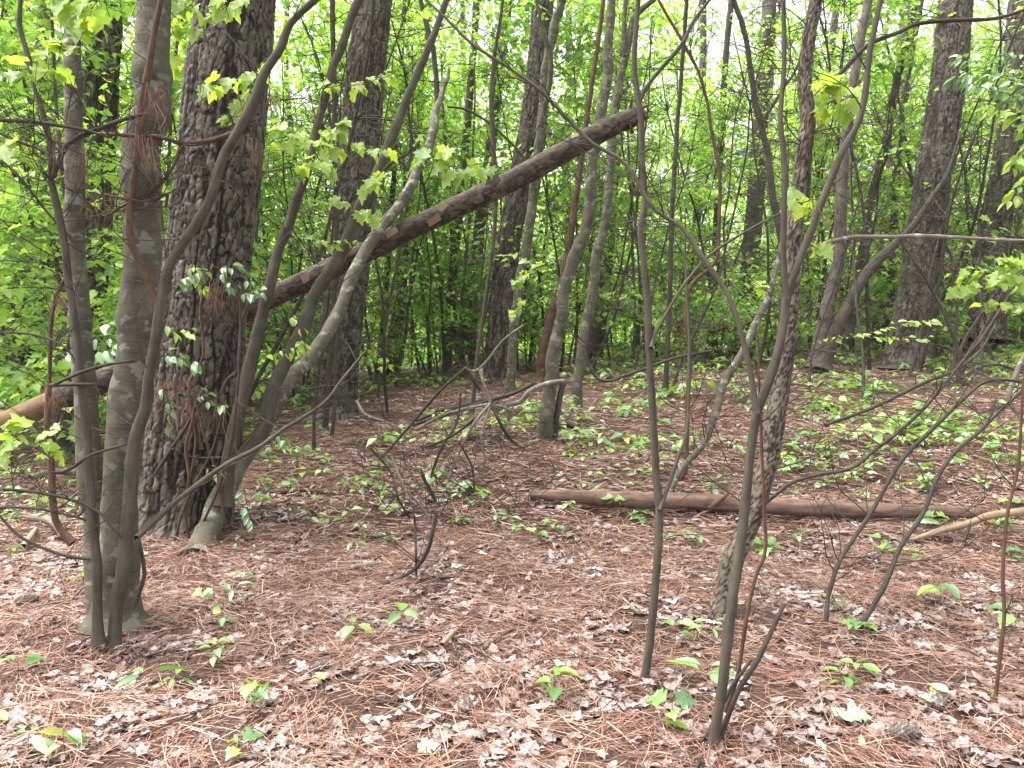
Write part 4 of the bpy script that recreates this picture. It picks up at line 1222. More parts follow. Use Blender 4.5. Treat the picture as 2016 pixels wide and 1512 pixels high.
mound('heap of rusty needles at the foot of the leaning maple', 385, 1105, 900, .28, .14, _nr)
mound('rusty needles drifted round the foot of the multi-stemmed maple', 250, 1240, 800, .3, .06, _nr)
mound('rusty needles heaped at the foot of the rough-barked tree', 1500, 1130, 700, .25, .06, _nr)
mound('rusty needles at the foot of the grey maple with the stump', 1085, 885, 700, .28, .1, _nr)
mound('rusty needles round the foot of the nearest forked sapling', 1400, 1475, 400, .16, .05, _nr)
mound('rusty needles round the slim bare sapling foot', 1285, 1350, 400, .2, .04, _nr)
mound('rusty needle heap behind the ground log end', 1430, 840, 400, .3, .1, _nr)
mound('rusty needle heap under the leafless bush', 1890, 840, 500, .4, .14, _nr)
mound('rusty needle heap before the pine behind the leaning maple', 640, 850, 900, .6, .12, _nr, .2)
mound('rusty needle heap at the foot of the dark straight pine', 940, 765, 900, .8, .2, _nr, .22)

# ------------------------------------------------------------------ litter: pine straw, dead leaves
LG = np.random.default_rng(42)


def wedge(n, t0, t1):
    t = np.sqrt(LG.uniform(t0 * t0, t1 * t1, n))
    s = LG.uniform(-.78, .78, n)
    return s * t, t


def patchy(x, y, sc, seed):
    return fbm(np.stack([x * sc, y * sc, np.zeros_like(x)], 1), seed, 2)


NEEDLE_T = []
for k in range(5):
    c = LG.normal(0, .06)
    c2 = LG.normal(0, .04)
    xs = np.array([0, .33, .66, 1.0])
    yy = c * np.sin(xs * math.pi) * 1.0 + c2 * xs
    NEEDLE_T.append((xs, yy))


def needles(n, t0, t1, width, segs, height, L=.17, tuft=.45):
    x, y = wedge(n, t0, t1)
    dens = patchy(x, y, 4.2, 31)
    bias = np.clip((y - 3.5) / 4, 0, .35)
    keep = LG.uniform(0, 1, n) < np.clip((dens - .40) * 3.0 + .45 + bias, .25, 1)
    x, y = x[keep], y[keep]
    n = len(x)
    flow = patchy(x, y, 2.6, 77) * 12.0
    yaw = flow + LG.normal(0, .8, n)
    lift = np.zeros(n)
    # part of the straw fell in tufts: bundles that point the same way
    m = int(n * tuft)
    nt = max(1, m // 26)
    cx_, cy_ = wedge(nt, t0, t1)
    w_ = LG.integers(0, nt, m)
    sp = .035 + .012 * cy_[w_]
    x[:m] = cx_[w_] + LG.normal(0, 1, m) * sp
    y[:m] = cy_[w_] + LG.normal(0, 1, m) * sp
    yaw[:m] = LG.uniform(0, 6.28, nt)[w_] + LG.normal(0, .38, m)
    lift[:m] = LG.uniform(0, .02, m)
    ln = L * LG.uniform(.45, 1.15, n)
    z = gz(x, y) + height * LG.uniform(0.05, 1, n) ** 1.6 + lift
    pitch = LG.normal(0, .1, n)
    roll = LG.normal(0, .5, n)
    R = rotmats(yaw, pitch, roll)
    pos = np.stack([x, y, z], 1)
    mb = MB()
    which = LG.integers(0, 5, n)
    for k, (xs, yy) in enumerate(NEEDLE_T):
        m = which == k
        c = int(m.sum())
        if not c: continue
        if segs == 1:
            xs, yy = xs[[0, 2, 3]], yy[[0, 2, 3]]
        w = width * (1 - .4 * xs)
        q = len(xs)
        # local points: x*L, y*L +- w
        l_ = ln[m][:, None]
        X = xs[None] * l_ - l_ * .5
        Y = yy[None] * l_
        Z = -.06 * l_ * (xs[None] - .5) ** 2
        loc = np.zeros((c, q * 2, 3))
        loc[:, 0::2, 0] = X; loc[:, 1::2, 0] = X
        loc[:, 0::2, 1] = Y - w[None] / 2; loc[:, 1::2, 1] = Y + w[None] / 2
        loc[:, 0::2, 2] = Z; loc[:, 1::2, 2] = Z
        V = np.einsum('nij,nkj->nki', R[m], loc) + pos[m][:, None, :]
        F = np.array([(2 * i, 2 * i + 2, 2 * i + 3, 2 * i + 1) for i in range(q - 1)])
        F = (F[None] + (np.arange(c) * q * 2)[:, None, None]).reshape(-1, 4)
        mb.add(V.reshape(-1, 3), F)
    return mb


mb = needles(62000, 2.1, 5.2, .003, 3, .034)
mb2 = needles(60000, 5.0, 9.5, .0062, 1, .045)
mb3 = needles(40000, 9.2, 20, .010, 1, .045, .24)
for m_ in (mb2, mb3):
    off = mb.n
    mb.V += m_.V
    mb.F += [f + off for f in m_.F]
    mb.n += m_.n
NEED = obj('pine_straw', mb.mesh('pine_straw', M_NEEDLE))
tag(NEED, 'rust-brown fallen pine needles strewn over the whole forest floor', 'pine straw', kind='stuff')


def leaf_scatter(n, t0, t1, size, height, thr):
    x, y = wedge(n, t0, t1)
    dens = patchy(x, y, 5.0, 55) - .16 * np.clip((y - 4.5) / 4, 0, 1)
    keep = LG.uniform(0, 1, n) < np.clip((dens - thr) * 4 + .5, .12, 1)
    x, y = x[keep], y[keep]
    n = len(x)
    z = gz(x, y) + height * LG.uniform(0, 1, n)
    yaw = LG.uniform(0, 6.28, n)
    R = rotmats(yaw, LG.normal(0, .1, n), LG.normal(0, .1, n))
    s = size * LG.uniform(.45, 1.3, n) * 1.0
    return np.stack([x, y, z], 1), R, s, yaw


pos, R, s, _y = leaf_scatter(16000, 2.1, 5.2, .05, .016, .5)
mb = MB()
# the dead leaves that show largest lie on the floor as single pieces
rank = np.argsort(-(s / pos[:, 1]) * (np.abs(pos[:, 0] / pos[:, 1]) < .67) * (pos[:, 1] > 2.5))[:270]
single = np.zeros(len(s), bool)
single[rank] = True
for k in rank:
    o = obj('dead_leaf', DEAD_M[int(k) % 10], GROUND)
    p = pos[k] + (0, 0, .004)
    m4 = Matrix([[*(R[k][i] * s[k]), p[i]] for i in range(3)] + [[0, 0, 0, 1]])
    o.matrix_local = m4
w = LG.integers(0, 10, len(s))
for k in range(10):
    m = (w == k) & ~single
    scatter(mb, DEAD_T[k][0], DEAD_T[k][1], pos[m], R[m], s[m])
_r2 = np.random.default_rng(8)
LOWDEAD = [dead_blade(_r2, .2, True, 7) for _ in range(6)]
pos, R, s, _y = leaf_scatter(17000, 5.1, 9.5, .058, .026, .51)
w = LG.integers(0, 6, len(s))
for k in range(6):
    scatter(mb, LOWDEAD[k][0], LOWDEAD[k][1], pos[w == k], R[w == k], s[w == k])
pos, R, s, _y = leaf_scatter(10000, 9.3, 20, .085, .025, .53)
w = LG.integers(0, 6, len(s))
for k in range(6):
    scatter(mb, LOWDEAD[k][0], LOWDEAD[k][1], pos[w == k], R[w == k], s[w == k])
LIT = obj('leaf_litter', mb.mesh('leaf_litter', M_DEADLEAF, smooth=False))
tag(LIT, 'greyish-pink crumpled dead leaves scattered over the forest floor', 'leaf litter', kind='stuff')

# small twigs in the litter
mb = MB()
x, y = wedge(420, 2.2, 9)
for k in range(len(x)):
    a = LG.uniform(0, 6.28)
    L = LG.uniform(.06, .3) * (1 + y[k] / 12)
    d = np.array([math.cos(a), math.sin(a), LG.normal(0, .08)])
    p = np.array([x[k], y[k], gz1(x[k], y[k]) + .02])
    th = LG.uniform(.0012, .004)
    tube(mb, [p, p + d * L * .5 + LG.normal(0, .012, 3), p + d * L], [th, th, th * .6], 4, .08, 0)
tag(obj('twig_litter', mb.mesh('twig_litter', M_TWIG)), 'thin dark broken twigs scattered among the litter', 'twig litter', kind='stuff')


# ------------------------------------------------------------------ pine cones
def cone_mesh(L=.085, W=.026):
    mb = MB()
    core = np.linspace(0, 1, 9)
    tube(mb, np.column_stack([core * L, core * 0, core * 0]), W * .72 * np.sin(math.pi * np.clip(core * .86 + .1, 0, 1)) ** .6, 10, L / 9, 0)
    n = 120
    for k in range(n):
        f = (k + .5) / n
        a = k * 2.39996
        r = W * math.sin(math.pi * (f * .86 + .1)) ** .6
        up = np.array([0, math.cos(a), math.sin(a)])
        tn = np.array([0, -math.sin(a), math.cos(a)])
        ax = np.array([1.0, 0, 0])
        c = ax * L * f + up * r * .82
        w = .0062 * (.6 + .4 * math.sin(math.pi * f))
        tip = c + ax * .007 + up * r * .3
        V = np.array([c - ax * .006 - up * r * .2, c - tn * w + ax * .001, c + tn * w + ax * .001, tip, tip - ax * .003 + up * .0022])
        mb.add(V, np.array([(0, 2, 4), (0, 4, 1), (1, 4, 3), (4, 2, 3)]))
    return mb.mesh('pine_cone', M_CONE, smooth=False)


CONE = cone_mesh()
for (px, py, yaw, sc, lab) in ((922, 1413, 1.9, 1.0, 'brown pine cone standing on end among dead leaves at the bottom centre'),
                               (1745, 1460, -.15, 1.2, 'long open pine cone lying flat near the bottom right'),
                               (1712, 1108, .5, 1.1, 'pine cone in green seedlings below the ground log'),
                               (1514, 1178, 2.2, 1.0, 'pine cone right of the rough-barked tree foot'),
                               (30, 1197, .2, 1.25, 'grey pine cone in the litter at the far left'),
                               (612, 1330, .6, .9, 'small weathered pine cone half sunk in litter at lower left'),
                               (1855, 1405, 1.4, .9, 'pine cone under pale leaves at the lower right'),
                               (868, 1012, .4, 1.0, 'pine cone on the needles before the brush pile'),
                               (1630, 878, 0.1, 1.2, 'dark pine cone lying on the slope beyond the ground log')):
    p = gp(px, py)
    o = obj('pine_cone', CONE, None, (p[0], p[1], p[2] + .025 * sc))
    o.rotation_euler = (0.4, -.1, yaw)
    o.scale = (sc,) * 3
    tag(o, lab, 'pine cone')


# ------------------------------------------------------------------ seedlings
def seedling_template(rng, kind):
    """stem and leaves as arrays (real size)"""
    h = rng.uniform(.05, .14)
    leaves = []
    n = {'maple': rng.integers(3, 7), 'oval': rng.integers(3, 8), 'trio': 3, 'long': rng.integers(3, 6)}[kind]
    for k in range(n):
        a = k * 2.4 + rng.normal(0, .4) if kind != 'trio' else k * 2.09 + rng.normal(0, .2)
        hz = h * (1 if kind == 'trio' else rng.uniform(.55, 1.05))
        sz = {'maple': .07, 'oval': .06, 'trio': .065, 'long': .085}[kind] * rng.uniform(.7, 1.3)
        el = rng.uniform(-.35, .25)
        ax = np.array([math.cos(a) * math.cos(el), math.sin(a) * math.cos(el), math.sin(el)])
        leaves.append((np.array([0, 0, hz]) + ax * sz * .25, ax, sz))
    return h, leaves


SR = np.random.default_rng(77)
LMARK = [('the multi-stemmed maple', gp(230, 1230)), ('the broad pine', gp(370, 1030)), ('the leaning maple', gp(400, 1090)), ('the slim bare sapling', gp(1267, 1343)),
         ('the forked nearest sapling', gp(1402, 1478)), ('the rough-barked tree', gp(1424, 1205)), ('the ground log left end', gp(1060, 1000)), ('the middle of the ground log', gp(1500, 1030)),
         ('the pale bare limb', gp(1850, 1065)), ('the whip stem feet', gp(1650, 1245)), ('the brush pile', bpb), ('the grey maple with the stump', gp(1070, 870)),
         ('the knotty stick', gp(900, 1320)), ('the standing pine cone', gp(922, 1413)), ('the long pine cone', gp(1745, 1460)), ('the pale stick before the brush pile', gp(690, 1125)),
         ('the pine behind the leaning maple', gp(658, 825)), ('the scaly slanting sapling', gp(1310, 990)), ('the big scaly pine', gp(1783, 724)), ('the crossing trunks', gp(1615, 720)), ('the leafless bush', gp(1888, 745)), ('the photo corner at lower left', gp(60, 1480)), ('the upright stem at the right', gp(1959, 1387))]


def where(p):
    d = [(np.hypot(*(q[:2] - p[:2])), nm, q) for nm, q in LMARK]
    dist, nm, q = min(d, key=lambda e: e[0])
    v = p[:2] - q[:2]
    if abs(v[0]) > abs(v[1]):
        w = 'right of' if v[0] > 0 else 'left of'
    else:
        w = 'beyond' if v[1] > 0 else 'in front of'
    return w, nm


def density_seed(x, y):
    """seedlings stand thick up the slope to the right and far back, thin in front"""
    t = y
    base = np.interp(t, [2, 4, 5.5, 8, 12, 18], [.08, .22, .8, 1.1, 1.1, 1.0])
    side = np.interp(x / y, [-.7, -.3, 0, .2, .6], [.7, .35, .35, .75, 1.0])
    return base * side * np.clip((patchy(x, y, 1.1, 91) - .38) * 4, .05, 1)


# nearest ones: each its own plant with leaf pieces
NAMES = {'maple': 'lobed', 'oval': 'oval', 'trio': 'three-leaved', 'long': 'narrow-leaved'}
used = {}
fixed = [(345, 1350, 'long'), (285, 1355, 'long'), (460, 1195, 'long'), (440, 1215, 'long'), (425, 1320, 'oval'), (440, 1250, 'oval'), (500, 1400, 'maple'), (700, 1255, 'trio'), (790, 1250, 'trio'), (1060, 1075, 'oval'),
         (1330, 1275, 'oval'), (1320, 1440, 'maple'), (1090, 1395, 'oval'), (1400, 1270, 'long'), (1390, 1350, 'long'), (1640, 1215, 'oval'), (1730, 1090, 'maple'), (1570, 1080, 'oval'), (1500, 1090, 'maple'), (1840, 1035, 'maple'),
         (1960, 1050, 'maple'), (1130, 885, 'trio'), (920, 970, 'maple'), (950, 1000, 'maple'), (905, 985, 'oval'), (1370, 1080, 'oval'), (1340, 1070, 'long'), (1620, 800, 'maple'), (60, 1490, 'long'), (130, 1500, 'oval'), (470, 1500, 'maple'),
         (1990, 1250, 'oval'), (1850, 1200, 'oval'), (1690, 1330, 'oval'), (1660, 1360, 'oval'), (1490, 940, 'maple'), (1700, 935, 'maple'), (1620, 960, 'oval'), (20, 1030, 'maple'), (80, 1010, 'maple'), (100, 1040, 'oval'), (20, 1110, 'oval'),
         (600, 940, 'oval'), (635, 935, 'trio'), (540, 900, 'oval'), (1540, 940, 'maple'), (1400, 985, 'oval'), (1210, 1015, 'maple'), (1260, 1030, 'maple'), (1990, 1000, 'maple')]
plants = [(*gp(px, py)[:2], kd) for px, py, kd in fixed]
cand_x, cand_y = wedge(2600, 2.5, 9.5)
keep = SR.uniform(0, 1, len(cand_x)) < density_seed(cand_x, cand_y) * .75
kinds = ['maple', 'oval', 'trio', 'long']
order = np.argsort(cand_y[keep])
cx, cy2 = cand_x[keep][order], cand_y[keep][order]
inview = np.abs(cx / cy2) < .68
cx, cy2 = cx[inview], cy2[inview]
for x, y in zip(cx, cy2):
    if len(plants) >= 240: break
    plants.append((x, y, kinds[SR.integers(0, 4)]))
last_y = y
WORDN = {2: 'two', 3: 'three', 4: 'four', 5: 'five', 6: 'six', 7: 'seven'}
_stemcache = []
for k in range(10):
    mb = MB()
    tube(mb, [(0, 0, -.02), (SR.normal(0, .004), SR.normal(0, .004), .5), (SR.normal(0, .004), SR.normal(0, .004), 1.0)], [.0014, .0012, .001], 4, .25, 0)
    _stemcache.append(mb.mesh('seedling', M_TWIG))
for i, (x, y, kd) in enumerate(plants):
    h, lv = seedling_template(SR, kd)
    z = gz1(x, y)
    p = np.array([x, y, z])
    w, nm = where(p)
    shape = {'maple': 'lobed', 'oval': 'oval', 'trio': 'three round', 'long': 'narrow'}[kd]
    size = 'tiny' if h < .08 else ('short' if h < .115 else 'taller')
    lab = f'{size} green seedling with {shape} leaves {w} {nm}'
    used.setdefault(lab, []).append(None)
    o = obj('seedling', _stemcache[i % 10], None, (x, y, z))
    o.scale = (1, 1, h)
    tag(o, lab, 'seedling', 'green seedlings on the forest floor')
    big = 1.0 + .5 * (i < len(fixed)) * (SR.uniform() < .5)
    for q, ax, sz in lv:
        l_ = obj('leaf', LR.choice({'maple': SEED_M[4:], 'oval': SEED_M[:4], 'trio': SEED_M[:4], 'long': LONG_M}[kd]), o)
        l_.matrix_parent_inverse = Matrix.Diagonal((1, 1, 1 / h, 1))
        l_.matrix_basis = frame_matrix(q, ax, (SR.normal(0, .3), SR.normal(-.1, .3), 1), sz * big)

# the rest: green cover joined to one mass
mb = MB()
GT = []
for k in range(12):
    h, lv = seedling_template(SR, kinds[k % 4])
    tv, tf = [], []
    c = 0
    for q, ax, sz in lv:
        blade = oval_blade(SR, .6, .3, 2) if k % 4 else maple_blade(SR, .3, False)
        M4 = np.array(frame_matrix(q, ax, (SR.normal(0, .3), SR.normal(0, .3), 1), sz))
        V = blade[0] @ M4[:3, :3].T + M4[:3, 3]
        tv.append(V); tf.append(blade[1] + c); c += len(V)
    GT.append((np.concatenate(tv), np.concatenate(tf)))


def cover(n, t0, t1, sc, mul):
    x, y = wedge(n, t0, t1)
    k_ = SR.uniform(0, 1, len(x)) < np.clip(density_seed(x, y) * mul, 0, 1)
    x, y = x[k_], y[k_]
    pos = np.stack([x, y, gz(x, y)], 1)
    R = rotmats(SR.uniform(0, 6.28, len(x)), SR.normal(0, .1, len(x)), SR.normal(0, .1, len(x)))
    s_ = sc * SR.uniform(.7, 1.6, len(x))
    w_ = SR.integers(0, 12, len(x))
    for k in range(12):
        scatter(mb, GT[k][0], GT[k][1], pos[w_ == k], R[w_ == k], s_[w_ == k])


cover(int(46 * .78 * (9.5 ** 2 - last_y ** 2)), last_y, 9.5, 1.1, 1.0)
cover(3400, 9.5, 16, 1.3, .9)
cover(7000, 16, 32, 2.2, 1.0)
tag(obj('seedling_cover', mb.mesh('seedling_cover', M_SEED)), 'low green seedlings covering the slope and the ground between the far trees', 'ground cover', kind='stuff')

# fresh leaves lying on the floor
for px, py, kd, sz, lab in ((1642, 1408, 'pale', .085, 'pale green fallen leaf lying upright at the lower right, above two others'), (1672, 1422, 'pale', .075, 'narrow pale green fallen leaf, middle of the three lying at lower right'),
                            (1668, 1434, 'pale', .075, 'pale green fallen leaf, lowest of the three lying at lower right'), (1692, 1487, 'pale', .055, 'oval pale leaf lying below the long pine cone'),
                            (826, 1492, 'pale', .07, 'pale green oval fallen leaf at the bottom edge left of centre'), (1318, 1438, 'maple', .07, 'bright green fallen leaf left of the nearest forked sapling foot'),
                            (243, 1280, 'pale', .05, 'pale fallen leaf in front of the multi-stemmed maple foot'), (235, 1431, 'pale', .05, 'whitish green fallen leaf at the lower left'),
                            (1815, 1282, 'pale', .05, 'white oval fallen leaf right of the whip stem feet'), (1850, 1040, 'pale', .16, 'large pale maple leaf drooping before the ground log end'),
                            (1845, 1395, 'pale', .07, 'pale fallen leaf in the cluster at lower right'), (1870, 1380, 'pale', .08, 'pale lobed fallen leaf on the right of the lower right cluster'),
                            (1955, 1385, 'fresh', .06, 'yellowish green fallen leaf behind the upright stem at lower right'), (333, 1024, 'pale', .06, 'white fallen leaf at the foot of the broad pine'),
                            (640, 1352, 'fresh', .06, 'yellow green fallen leaf at the lower left beside a small pine cone'), (15, 1435, 'fresh', .08, 'long yellow-green fallen leaf at the lower left edge')):
    p = gp(px, py)
    o = obj('fallen_green_leaf', LR.choice(LEAFSET[kd]))
    o.matrix_world = frame_matrix(p + (0, 0, .03), (SR.normal(), SR.normal(), .15), (SR.normal(0, .25), -.35, 1), sz)
    tag(o, lab, 'leaf')
p = gp(1828, 1372)
o = obj('fallen_yellow_leaf', YELLOW_M[0])
o.matrix_world = frame_matrix(p + (0, 0, .03), (1, -.3, .1), (0, -.6, 1), .07)
tag(o, 'yellow fallen leaf among pale leaves at the lower right', 'leaf')

# ------------------------------------------------------------------ leafy sprays near the camera
SPR = thing('maple_spray', 'bright maple leaves on thin twigs hanging before the broad pine top', 'foliage spray', at(520, 30, 3.9))
bSP = np.array(SPR.location)
for pts, t_, n, sz in (([(520, -20), (470, 0), (420, 30), (390, 60)], 3.9, 10, .085), ([(350, -10), (390, 20), (430, 30)], 3.9, 7, .085), ([(540, 100), (500, 140), (450, 160), (410, 170)], 4.2, 9, .09),
                       ([(520, 150), (480, 190), (460, 220), (440, 240)], 4.2, 9, .09), ([(330, 30), (350, 100), (340, 130)], 4.0, 5, .09), ([(120, -20), (140, 10), (150, 40)], 3.2, 6, .085), ([(200, -10), (160, 50), (170, 70)], 3.3, 7, .09)):
    leafy_twig(SPR, bSP, pts, t_, n, sz, 'maple')
SPR2 = thing('maple_spray', 'bright maple leaves on a long twig between the slim grey stem and leaning maple', 'foliage spray', at(660, 300, 4.6))
bS = np.array(SPR2.location)
for pts, t_, n, sz in (([(500, 300), (560, 270), (640, 290), (700, 285), (760, 300)], 4.7, 18, .08), ([(520, 255), (600, 262), (680, 250)], 4.7, 12, .08), ([(760, 330), (740, 350), (720, 365)], 5.2, 4, .1),
                       ([(600, 180), (660, 170), (730, 160), (770, 140)], 5.0, 12, .08), ([(560, 330), (620, 320), (660, 340)], 5.0, 10, .09), ([(640, 380), (690, 400), (740, 430)], 5.3, 9, .08), ([(600, 470), (650, 480), (700, 470)], 5.4, 8, .07)):
    leafy_twig(SPR2, bS, pts, t_, n, sz, 'maple')
SPR3 = thing('maple_spray', 'cluster of yellow-green maple leaves in front of the diagonal log middle', 'foliage spray', at(980, 318, 4.8))
bS = np.array(SPR3.location)
leafy_twig(SPR3, bS, [(980, 318), (930, 325), (880, 334), (840, 330), (820, 332)], 4.8, 7, .11, 'maple', droop=.9)
leafy_twig(SPR3, bS, [(920, 320), (890, 300), (840, 275), (830, 268)], 4.8, 5, .11, 'maple', droop=.9)
SPR4 = thing('leaf_spray', 'green leafy spray reaching in front of the edge pine, upper right', 'foliage spray', at(2060, 180, 6.0))
bS = np.array(SPR4.location)
for pts, n in (([(2060, 180), (2000, 160), (1940, 145), (1880, 150)], 26), ([(2060, 200), (2000, 190), (1950, 175), (1900, 160)], 24), ([(2040, 230), (1990, 220), (1940, 210)], 18), ([(2060, 260), (2010, 300), (1990, 330)], 16), ([(2000, 170), (1960, 130), (1890, 115)], 14),
               ([(2050, 330), (2010, 370), (1985, 400)], 14), ([(2060, 100), (2010, 110), (1970, 110)], 14)):
    leafy_twig(SPR4, bS, pts, 6.0 + SR.uniform(-.5, .5), n, .085, LR.choice(['fresh', 'oval']), droop=.5)
SPR5 = thing('maple_spray', 'drooping maple sapling leaves at the right edge above the slope', 'foliage spray', at(2060, 520, 5.0))
bS = np.array(SPR5.location)
for pts, n in (([(2080, 600), (2020, 560), (1960, 540), (1900, 535)], 18), ([(2070, 540), (2000, 545), (1940, 560), (1890, 570)], 16), ([(2060, 500), (2010, 510), (1960, 520)], 12), ([(2060, 620), (2000, 600), (1930, 600)], 12)):
    leafy_twig(SPR5, bS, pts, 5.0 + SR.uniform(-.2, .2), n, .08, 'maple', droop=.35)
SPR6 = thing('leaf_spray', 'flat spray of light green leaves in front of the big scaly pine foot', 'foliage spray', at(1650, 690, 6.8))
bS = np.array(SPR6.location)
leafy_twig(SPR6, bS, [(1562, 688), (1640, 668), (1720, 655), (1760, 640), (1830, 635)], 6.8, 26, .075, 'fresh', droop=.15)
leafy_twig(SPR6, bS, [(1700, 660), (1750, 665), (1830, 668)], 6.8, 14, .07, 'fresh', droop=.15)
SPR7 = thing('maple_spray', 'few big lime maple leaves on the rough-barked tree and forked sapling', 'foliage spray', at(1600, 200, 3.4))
bS = np.array(SPR7.location)
for pts, n, sz, t_ in (([(1600, 190), (1630, 165), (1660, 165)], 5, .1, 3.4), ([(1620, 210), (1650, 195), (1680, 200)], 5, .1, 3.5), ([(1580, 400), (1600, 392), (1620, 395)], 3, .085, 3.0), ([(1530, 395), (1540, 390), (1555, 395)], 2, .085, 3.0), ([(1580, 480), (1600, 485), (1615, 490)], 2, .07, 3.0),
                       ([(1460, 560), (1490, 570), (1500, 560)], 3, .07, 5.0)):
    leafy_twig(SPR7, bS, pts, t_, n, sz, 'maple', droop=.6)
SPR8 = thing('maple_spray', 'lime maple leaves low at the left edge beside the broken dead sapling', 'foliage spray', at(-20, 880, 3.2))
bS = np.array(SPR8.location)
for pts, n, sz in (([(-40, 880), (0, 850), (20, 850)], 3, .085), ([(-40, 900), (10, 880), (40, 860)], 4, .07), ([(60, 900), (90, 890), (110, 890)], 3, .07), ([(90, 870), (100, 845), (115, 840)], 3, .06), ([(-30, 300), (20, 290), (50, 280)], 6, .08), ([(20, 140), (80, 130), (120, 120)], 6, .08), ([(90, 110), (110, 100), (130, 95)], 4, .08)):
    leafy_twig(SPR8, bS, pts, 3.3, n, sz, 'maple', droop=.5)
SPR9 = thing('maple_spray', 'light green maple leaves on the slim maple beside the dark straight pine', 'foliage spray', at(1010, 560, 9))
bS = np.array(SPR9.location)
for pts, n in (([(1040, 500), (1030, 540), (1010, 560)], 10), ([(1030, 580), (1020, 610), (1005, 620)], 8), ([(1090, 540), (1060, 520), (1040, 515)], 8)):
    leafy_twig(SPR9, bS, pts, 9.0, n, .09, 'maple', droop=.5)
SPR10 = thing('leaf_spray', 'glossy oval leaves on a shrub between the maple trunks and the broad pine', 'foliage spray', at(230, 700, 5.0))
bS = np.array(SPR10.location)
for pts, n in (([(180, 690), (205, 685), (235, 690)], 8), ([(190, 660), (215, 665), (240, 680)], 8), ([(100, 700), (125, 695), (145, 695)], 5), ([(200, 640), (215, 640), (230, 650)], 6)):
    leafy_twig(SPR10, bS, pts, 5.0, n, .1, 'oval', droop=.5)


# ------------------------------------------------------------------ understory trees further back
FAR_BL = [maple_blade(_r2, .3, False) for _ in range(4)]


def understory(rng, H, nb, nl, leaf):
    """one tree: stem with its bare and leafy branches, and the leaves"""
    tb, lb = MB(), MB()
    pts = [np.array([0, 0, -.1])]
    d = np.array([rng.normal(.06, .06), rng.normal(0, .05), 1.0])
    n = 8
    for k in range(n):
        d = d + rng.normal(0, .07, 3) * (1, 1, .1)
        d[2] = 1
        pts.append(pts[-1] + d / np.linalg.norm(d) * H / n)
    r0 = .006 * H * rng.uniform(.5, 1.05)
    Q, r, s_ = spline(pts, np.linspace(r0, .006, len(pts)), .3)
    tube(tb, pts, np.linspace(r0, .006, len(pts)), 7, .3, .06, int(rng.integers(1e6)))
    LP, LA = [], []
    for b_ in range(nb):
        f = rng.uniform(.05, 1)
        i = min(len(Q) - 1, int(f * len(Q)))
        az = rng.uniform(0, 6.28)
        L = rng.uniform(.6, 2.2) * (1.15 - .6 * f)
        el = rng.uniform(.05, .8)
        dd = np.array([math.cos(az) * math.cos(el), math.sin(az) * math.cos(el), math.sin(el)])
        p = [Q[i]]
        for q in range(5):
            dd = dd + rng.normal(0, .16, 3) + (0, 0, -.05)
            dd /= np.linalg.norm(dd)
            p.append(p[-1] + dd * L / 5)
        th = max(.004, r[i] * .35)
        tube(tb, p, np.linspace(th, .0025, 6), 4, L / 6, 0, cap=False)
        if f < .12 and rng.uniform() < .5:
            continue
        p = np.array(p)
        k_ = int(nl / nb * rng.uniform(.5, 1.6))
        u = rng.uniform(.25, 1.05, k_) * 5
        j = np.clip(u.astype(int), 0, 4)
        base = p[j] + (p[j + 1] - p[j]) * (u - j)[:, None]
        lat = rng.normal(0, .22, (k_, 3)) * (1, 1, .35)
        LP.append(base + lat)
        LA.append(np.arctan2(lat[:, 1], lat[:, 0]) + rng.normal(0, .5, k_))
        for e in range(4):
            j2 = rng.integers(1, 5)
            q0 = p[j2]
            q1 = q0 + rng.normal(0, .3, 3) * (1, 1, .5)
            tube(tb, [q0, (q0 + q1) / 2 + rng.normal(0, .03, 3), q1], [.004, .003, .002], 3, .2, 0, cap=False)
    LP, LA = np.concatenate(LP), np.concatenate(LA)
    n = len(LP)
    R = rotmats(LA, rng.normal(.25, .35, n), rng.normal(0, .4, n))
    sz = leaf * rng.uniform(.6, 1.25, n)
    w = rng.integers(0, 4, n)
    for k in range(4):
        m = w == k
        scatter(lb, FAR_BL[k][0], FAR_BL[k][1], LP[m], R[m], sz[m])
    return tb.mesh('trunk', M_FARBARK), lb.mesh('crown', M_FARLEAF)


UR = np.random.default_rng(123)
PROTO = [understory(UR, UR.uniform(6, 9), 34, 1800, .11) for _ in range(9)]
SHRUB = [understory(UR, UR.uniform(1.6, 3.2), 18, 420, .1) for _ in range(6)]


SPOTS = [(36, 'the dim pine'), (215, 'the multi-stemmed maple'), (400, 'the broad pine'), (510, 'the slim grey stem'), (600, 'the leaning maple'), (668, 'the pine behind the leaning maple'), (778, 'the grey pine under the log'),
         (884, 'the slim brown trunk'), (928, 'the mid-grey pine under the log'), (985, 'the dark straight pine'), (1030, 'the smooth young maple'), (1099, 'the maple with the stump'), (1160, 'the bowed young maple'), (1277, 'the slim bare sapling'),
         (1355, 'the red-brown sapling'), (1470, 'the slanting scaly sapling'), (1550, 'the rough-barked tree'), (1640, 'the crossing trunks'), (1795, 'the big scaly pine'), (1890, 'the leafless bush'), (1950, 'the edge pine')]
COUNT = {}


def bg_label(kind, x, y, sc, mid):
    """which one: its size, how deep it stands and what it shows beside"""
    px = pxof(x, y, 1)
    sx, nm = min(SPOTS, key=lambda e: abs(e[0] - px))
    size = 'short' if sc < mid[0] else ('tall' if sc > mid[1] else 'middling')
    deep = 'close up' if y < 13 else ('not far' if y < 17 else ('farther back' if y < 21 else ('deep in' if y < 26 else 'deepest')))
    return f"{size} {kind} {deep}, {'left' if px < sx else 'right'} of {nm}"


def pxof(x, y, z):
    v = np.array([x, y, z]) - CAMP
    f = v[1] * CP - v[2] * SP
    return 1008 + FPX * v[0] / f


